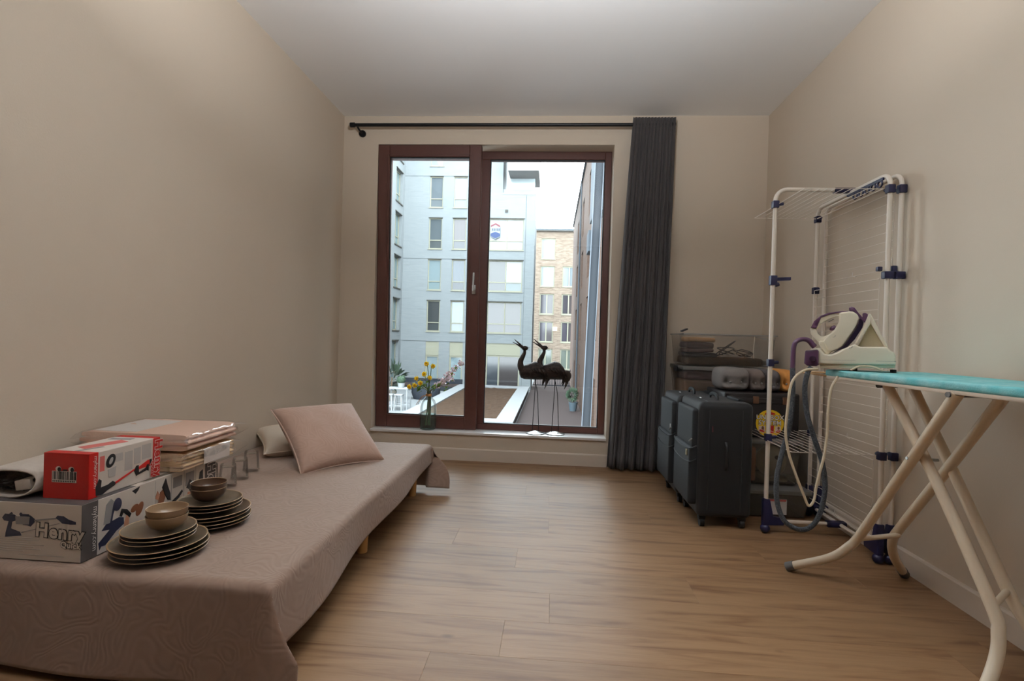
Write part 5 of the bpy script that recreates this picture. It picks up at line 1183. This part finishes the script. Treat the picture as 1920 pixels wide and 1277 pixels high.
MB().box(-4.72, -2.24, YW+0.05, YW+0.10, -0.36, 0.5).build('cream_panel', M_WINC, wb, smooth=0)
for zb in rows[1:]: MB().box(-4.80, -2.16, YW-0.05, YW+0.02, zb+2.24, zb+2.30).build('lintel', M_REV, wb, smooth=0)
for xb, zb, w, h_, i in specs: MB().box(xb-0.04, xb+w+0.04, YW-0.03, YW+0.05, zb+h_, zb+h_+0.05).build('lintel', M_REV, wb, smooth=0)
M_JNT = mato('expansion_joint_grey', (150, 158, 162), 0.9)
for z_ in (12.50, 6.50, 0.51): MB().box(XC0, XS, YW-0.012, YW, z_, z_+0.035).build('expansion_joint', M_JNT, wb, smooth=0)
MB().box(-2.10, -2.07, YW-0.012, YW, ZG, 11.25).build('expansion_joint', M_JNT, wb, smooth=0)
MB().box(-3.60, -3.40, YW-0.10, YW, 9.95, 10.12).build('vent_box', M_REV, wb, smooth=0)
MB().box(-5.65, -5.45, YW-0.15, YW, -0.05, 0.30).build('wall_lantern', mato('dark_lantern', (60, 68, 76), 0.4), wb, bevel=0.02, smooth=0)
# roof terrace over the right part
MB().box(-3.84, XC1, YW+0.2, YW+0.5, 11.25, 11.66).box(-3.84, XC1, YW-0.02, YW+0.2, 11.22, 11.34).build('parapet', mato('white_render', (214, 220, 222), 0.7), wb, smooth=0)
MB().box(-3.40, XC1-0.1, YW+0.3, YW+0.33, 11.66, 12.45).build('glass_balustrade', thin_glass('balustrade_glass', (235, 242, 244), 0.35, (220, 230, 232), 0.1), wb, smooth=0)
MB().box(-3.37, -1.22, YW-1.2, YW+3, 12.58, 16.0).build('overhanging_storey', mato('grey_soffit', (250, 252, 252), 0.8), wb, smooth=0)
for x in (-3.30, -3.05): MB().box(x, x+0.10, YW+1.0, YW+1.1, 11.66, 12.6).build('terrace_post', M_COPE, wb, smooth=0)
MB().ball((-1.75, YW+0.9, 11.75), 0.28, 0.25, 0.30).build('terrace_shrub', mato('pale_shrub', (168, 190, 182), 0.9, bump=(20, 0.8)), wb)
# for-sale board in the bay window: red roof, grey words, blue block
sg = thing('for_sale_sign', 'red, white and blue for sale board in the topmost bay window', 'sign', (-4.25, YW-0.02, 8.6))
MB().prism([(-4.60,8.90),(-4.26,9.08),(-3.92,8.90),(-3.92,8.16),(-4.26,8.00),(-4.60,8.16)], (0, YW-0.10, 0), (1,0,0), (0,0,1), -0.02).build('board', mato('sign_white', (226, 232, 236), 0.5), sg, smooth=0)
MB().prism([(-4.60,8.84),(-4.26,9.02),(-3.92,8.84),(-3.92,8.98),(-4.26,9.15),(-4.60,8.98)], (0, YW-0.11, 0), (1,0,0), (0,0,1), -0.02).build('printed_band', mato('sign_red', (190, 116, 126), 0.5), sg, smooth=0)
MB().prism([(-4.60,8.38),(-4.26,8.52),(-3.92,8.38),(-3.92,8.20),(-4.26,8.04),(-4.60,8.20)], (0, YW-0.11, 0), (1,0,0), (0,0,1), -0.02).build('printed_band', mato('sign_blue', (104, 124, 176), 0.5), sg, smooth=0)
k = MB()
for x in (-4.52, -4.36, -4.18, -4.04): k.box(x, x+0.11, YW-0.125, YW-0.12, 8.58, 8.76)
k.build('printed_letters', mato('sign_grey', (150, 162, 178), 0.5), sg, smooth=0)
# the wing on the left, running towards us
wg = thing('apartment_wing', 'white brick building wing at the left edge of the window view', 'building', (XC0-2, 30, ZG))
holesW = []
for zb in rows+[13.24]:
    for y0 in (0.55, 4.3, 8.1): holesW.append((y0, y0+1.55, zb-ZG, zb-ZG+2.24))
for y0 in (0.55, 4.3): holesW.append((y0, y0+1.55, -2.4-ZG, 0.5-ZG))
mb = MB(); holed_wall(mb, (XC0, YW, ZG), (0,-1,0), (0,0,1), 16, 17-ZG, holesW, (-0.30, 0, 0)); mb.build('facade', M_WBR, wg, smooth=0)
MB().box(XC0-1.0, XC0-0.36, YW-16, YW, ZG, 17).build('inner_wall', MATS['dim_interior'], wg, smooth=0)
for a, b, c, d_ in holesW:
    window_unit(wg, (XC0-0.12, YW-a, ZG+c), (0,-1,0), (1,0,0), 1.55, d_-c, [(176, 204, 208), (168, 196, 200)], bar_h=0.66, bars_v=() if d_-c > 2.5 else (0.8,))
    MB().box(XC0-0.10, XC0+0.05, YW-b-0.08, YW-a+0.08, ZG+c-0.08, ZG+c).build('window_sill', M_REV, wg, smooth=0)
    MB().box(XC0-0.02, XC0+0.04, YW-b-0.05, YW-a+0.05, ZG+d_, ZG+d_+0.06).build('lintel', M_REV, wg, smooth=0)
# beige brick building closing the alley
YV = 57.0; KS = 57.0/52.0
def bz(z): return EYE+(z-EYE)*KS
vb = thing('brick_building', 'beige brick building closing the end of the alley', 'building', (0, YV, ZG))
vr = [8.742, 6.043, 3.33, 0.611, -2.05]; holes = []
for z_ in vr:
    holes.append((-1.29*KS+8, 0.11*KS+8, bz(z_)-ZG, bz(z_)+2.02*KS-ZG))
    if z_ < 8: holes.append((0.865*KS+8, 2.20*KS+8, bz(z_)-ZG, bz(z_)+2.02*KS-ZG))
mb = MB(); holed_wall(mb, (-8, YV, ZG), (1,0,0), (0,0,1), 20, bz(11.43)-ZG, holes, (0, 0.2, 0)); mb.build('facade', M_BBR, vb, smooth=0)
MB().box(-8, 12, YV+0.21, YV+0.4, ZG, bz(11.4)).build('inner_wall', MATS['dim_interior'], vb, smooth=0)
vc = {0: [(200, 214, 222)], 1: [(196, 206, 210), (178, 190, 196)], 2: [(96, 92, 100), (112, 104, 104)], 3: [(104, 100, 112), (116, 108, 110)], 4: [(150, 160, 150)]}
for a, b, c, d_ in holes:
    i = min(range(5), key=lambda q: abs(bz(vr[q])-ZG-c)); window_unit(vb, (a-8, YV, ZG+c), (1,0,0), (0,-1,0), b-a, d_-c, vc[i], bars_v=((b-a)*0.5,), fw=0.12)
MB().box(-8, 12, YV-0.3, YV+0.3, bz(11.43), bz(11.52)).build('roof_edge', M_REV, vb, smooth=0)
MB().box(-8, 12, YV+1.0, YV+1.2, bz(11.55), bz(11.90)).build('rooftop_screen', mato('slate_screen', (128, 138, 146), 0.7), vb, smooth=0)
glint_e = MB().box(0.12*KS-0.05, 0.12*KS+0.40, YV-0.35, YV-0.10, bz(1.75), bz(2.10)).build('pane_glint', mato('pane_glint_glow', (255, 250, 240), 0.5, emit=(255, 248, 235), estr=6.0), None, bevel=0.03, smooth=0)  # glowing box added in place of a reflection in the near window pane
tag(glint_e, 'small glowing box before the beige brick building, standing in for a pane reflection', 'lamp')
# gate across the alley
gt = thing('alley_gate', 'dark metal bar gate across the end of the alley', 'gate', (0, 41.5, ZG)); M_GATE = mato('dark_gate_metal', (70, 76, 84), 0.5, metal=0.4)
MB().box(-1.40, 1.56, 41.48, 41.52, ZG+0.08, ZG+0.14).box(-1.40, 1.56, 41.48, 41.52, ZG+1.25, ZG+1.31).split('gate_rail', M_GATE, gt, smooth=0)
for i in range(25): MB().box(-1.38+i*0.12, -1.35+i*0.12, 41.485, 41.515, ZG+0.05, ZG+1.4).build('gate_bar', M_GATE, gt, smooth=0)
# brown brick building along the right of the alley
XD = 1.62
rb_ = thing('brick_building', 'brown brick building running along the right side of the alley', 'building', (XD+3, 30, ZG))
ZT = 10.6
holes = [(y-10.0, y-10.0+1.6, z_-ZG, z_-ZG+2.1) for y in (14.5, 19.5, 24.5, 30.0, 36.0) for z_ in (-2.6, 0.9, 3.9, 6.9)]
mb = MB(); holed_wall(mb, (XD, 10.0, ZG), (0,1,0), (0,0,1), 36, ZT-ZG, holes, (0.30, 0, 0)); mb.add([(XD, 10.0, ZG), (XD+6, 10.0, ZG), (XD+6, 10.0, ZT), (XD, 10.0, ZT)], [(3,2,1,0)]); mb.add([(XD, 46, ZG), (XD+6, 46, ZG), (XD+6, 46, ZT), (XD, 46, ZT)], [(0,1,2,3)])
mb.add([(XD, 10, ZT), (XD+6, 10, ZT), (XD+6, 46, ZT), (XD, 46, ZT)], [(0,1,2,3)]); mb.build('facade', M_RBR, rb_, smooth=0)
MB().box(XD+0.34, XD+0.5, 10.1, 45.9, ZG, ZT-0.1).build('inner_wall', MATS['dim_interior'], rb_, smooth=0)
for a, b, c, d_ in holes: window_unit(rb_, (XD+0.14, 10.0+a, ZG+c), (0,1,0), (-1,0,0), b-a, d_-c, [(110, 128, 142)], bar_h=0.6, sill=False)
M_ZINC = mato('blue_grey_zinc', (120, 130, 140), 0.6)
for y, z_ in ((17.5, 5.2), (20.2, 4.3)):
    b_ = MB().box(XD-0.35, XD, y, y+(2.2 if z_ > 5 else 1.0), z_, z_+(5.0 if z_ > 5 else 0.8)).build('zinc_bay', M_ZINC, rb_, bevel=0.02, smooth=0)
for y in (21.5, 33.0): MB().tube([(XD-0.05, y, ZG), (XD-0.05, y, ZT)], 0.045, 8).build('downpipe', M_ZINC, rb_)
MB().box(XD-0.10, XD+0.1, 10, 46, ZT, ZT+0.12).build('roof_edge', M_ZINC, rb_, smooth=0)
for y in (15.0, 19.0): MB().box(XD-0.45, XD, y, y+0.35, ZG, ZG+0.45).build('white_ledge', M_COPE, rb_, smooth=0)
# leaning steel girder of a stair beside the near end of that building
gd = thing('steel_girder', 'leaning grey steel girder just right of the alley', 'girder', (0.95, 9.6, ZG))
ga, gb = at(1098, 812, 9.6), at(1125, 290, 9.6); gb = gb+(gb-ga)*0.4; ga = ga+(ga-gb)*0.18; M_GIRD = mato('grey_girder_paint', (70, 75, 82), 0.7); M_GIRL = mato('pale_girder_flange', (128, 136, 146), 0.5)
dg = (gb-ga).normalized(); sd = Vector((1,0,0))-dg*dg.x; sd.normalize()
MB().bar(ga, gb, 0.14, 0.03, up=(0,1,0)).build('web', M_GIRD, gd, smooth=0)
for sgn in (-1, 1): MB().obox((ga+gb)/2+sd*0.075*sgn, dg*((gb-ga).length/2), sd*0.006, Vector((0,0.06,0))).build('flange', M_GIRL, gd, smooth=0)
# raised bed with white coping in the middle of the court
pbx = thing('raised_planter', 'large raised planting bed with white coping and bare soil', 'planter', (-3.9, 29, ZG))
PX_0, PX_1, PY_0, PY_1, ZC = -6.30, -1.43, 20.9, 36.6, -2.40; cw = 0.74
MB().box(PX_0+0.06, PX_1-0.06, PY_0+0.06, PY_1-0.06, ZG, ZC-0.10).build('planter_wall', M_BEDW, pbx, smooth=0)
for a in ((PX_0, PX_0+cw, PY_0, PY_1), (PX_1-cw, PX_1, PY_0, PY_1), (PX_0+cw, PX_1-cw, PY_0, PY_0+cw), (PX_0+cw, PX_1-cw, PY_1-cw*1.6, PY_1)):
    MB().box(a[0], a[1], a[2], a[3], ZC-0.10, ZC).build('coping', M_COPE, pbx, smooth=0)
so = MB().grid(lambda u, v: Vector((PX_0+cw+u*(PX_1-PX_0-2*cw), PY_0+cw+v*(PY_1-PY_0-2*cw), ZC-0.07+0.05*noise.noise(Vector((u*14, v*40, 0))))), 40, 90).build('soil', M_SOIL, pbx, smooth=60); so['kind'] = 'stuff'
db = thing('planting_strip', 'dark planting strip along the foot of the white building', 'planter', (-8.6, 36.5, ZG))
MB().box(-10.9, -6.35, 35.6, 37.9, ZG, ZG+0.25).build('edging', mato('dark_edging', (84, 90, 96), 0.8), db, smooth=0); MB().box(-10.8, -6.45, 35.7, 37.8, ZG+0.25, ZG+0.29).build('soil', mato('dark_soil', (96, 82, 80), 0.95, var=(3, 0.8, (120, 104, 98)), bump=(12, 0.8)), db, smooth=0)
MB().box(-10.9, -6.35, 37.85, 37.98, ZG+0.2, ZG+0.62).build('plinth', mato('slate_plinth', (78, 86, 98), 0.7), db, smooth=0)
# bar table, stools and plants on the patio
M_WMET = mato('white_garden_metal', (232, 236, 238), 0.4)
def leggy(label, name, cat, cx, cy, w, d_, h_, top_t, stretch, group=None):
    o = thing(name, label, cat, (cx, cy, ZG-0.02), 0, group); z0 = ZG-0.02
    MB().box(cx-w/2, cx+w/2, cy-d_/2, cy+d_/2, z0+h_-top_t, z0+h_).build('top' if cat == 'table' else 'seat', M_WMET, o, bevel=0.01)
    for sx in (-1, 1):
        for sy in (-1, 1): MB().bar((cx+sx*(w/2-0.03), cy+sy*(d_/2-0.03), z0), (cx+sx*(w/2-0.06), cy+sy*(d_/2-0.06), z0+h_-top_t), 0.05, 0.05, up=(0,1,0)).build('leg', M_WMET, o, smooth=0)
    mb = MB()
    for sy in (-1, 1): mb.box(cx-w/2+0.04, cx+w/2-0.04, cy+sy*(d_/2-0.04)-0.015, cy+sy*(d_/2-0.04)+0.015, z0+stretch, z0+stretch+0.035)
    mb.build('stretcher', M_WMET, o, smooth=0)
    return o
TX, TY = -7.62, 26.3
leggy('white bar table on the patio by the left edge of the window', 'bar_table', 'table', TX, TY, 1.10, 0.75, 1.08, 0.06, 0.25)
leggy('white bar stool pushed under the patio bar table, left one', 'bar_stool', 'stool', TX-0.32, TY-0.55, 0.42, 0.40, 0.80, 0.05, 0.22, 'white bar stools')
leggy('white bar stool pushed under the patio bar table, right one', 'bar_stool', 'stool', TX+0.16, TY-0.52, 0.42, 0.40, 0.80, 0.05, 0.22, 'white bar stools')
def foliage(name, parent, m, c, rx, rz_, n, l, w, seed):
    rnd = random.Random(seed); mb = MB()
    for k_ in range(n):
        d_ = Vector((rnd.gauss(0, 1), rnd.gauss(0, 1), rnd.gauss(0, 1))).normalized(); q = Vector(c)+Vector((d_.x*rx, d_.y*rx, d_.z*rz_))*rnd.uniform(0.55, 1.0)
        petal(mb, q, d_+Vector((0, 0, 0.3)), (d_.orthogonal()+Vector((0, 0, 1))).normalized(), l*rnd.uniform(0.7, 1.2), w)
    o = mb.build(name, m, parent, smooth=60); o['kind'] = 'stuff'; return o
M_PLG = mato('dusty_green_leaf', (98, 120, 98), 0.6); M_PLG2 = mato('bluish_green_leaf', (110, 138, 112), 0.7)
tp = thing('topiary_pot', 'small round topiary ball in a white pot on the patio bar table', 'plant', (TX+0.12, TY-0.05, ZG+1.06))
MB().lathe([(0.0, 0.0), (0.15, 0.0), (0.19, 0.24), (0.17, 0.24), (0.15, 0.20), (0.0, 0.20)], 18, (TX+0.12, TY-0.05, ZG+1.06)).build('pot', M_WMET, tp); MB().ball((TX+0.12, TY-0.05, ZG+1.46), 0.20).build('core', M_PLG2, tp); foliage('foliage', tp, M_PLG2, (TX+0.12, TY-0.05, ZG+1.46), 0.22, 0.22, 260, 0.06, 0.05, 5)
lp = thing('potted_plant', 'broad leaved potted plant at the far left of the patio', 'plant', (-9.0, 29.5, ZG-0.02))
MB().lathe([(0.0, 0.0), (0.25, 0.0), (0.32, 0.55), (0.28, 0.55), (0.26, 0.5), (0.0, 0.5)], 18, (-9.0, 29.5, ZG-0.02)).build('pot', mato('beige_pot', (196, 190, 176), 0.7), lp)
foliage('foliage', lp, M_PLG, (-8.95, 29.5, ZG+1.35), 0.55, 0.50, 70, 0.55, 0.18, 8); MB().tube([(-9.0, 29.5, ZG+0.5), (-8.97, 29.5, ZG+1.3)], 0.04, 6).build('stem', M_TWIG, lp)
ro = thing('round_planter', 'dark grey round planter tub behind the patio bar table', 'planter', (-7.35, 31.0, ZG-0.02))
MB().lathe([(0.0, 0.0), (0.72, 0.0), (0.85, 0.35), (0.82, 0.95), (0.72, 0.95), (0.70, 0.80), (0.0, 0.80)], 28, (-7.35, 31.0, ZG-0.02)).build('tub', mato('slate_tub', (92, 100, 112), 0.7), ro, smooth=50); MB().lathe([(0.0, 0.83), (0.70, 0.81)], 24, (-7.35, 31.0, ZG-0.02)).build('soil', M_SOIL, ro)
ps = thing('potted_shrub', 'small green shrub in a blue grey pot on the right of the alley', 'plant', (1.22, 27.9, ZG))
MB().lathe([(0.0, 0.0), (0.17, 0.0), (0.24, 0.42), (0.25, 0.46), (0.21, 0.46), (0.19, 0.40), (0.0, 0.40)], 18, (1.22, 27.9, ZG)).build('pot', mato('blue_grey_pot', (128, 148, 160), 0.5), ps); MB().tube([(1.22, 27.9, ZG+0.4), (1.20, 27.9, ZG+0.7)], 0.02, 6).build('stem', M_TWIG, ps)
foliage('foliage', ps, M_PLG2, (1.18, 27.9, ZG+0.85), 0.30, 0.32, 420, 0.11, 0.06, 13)
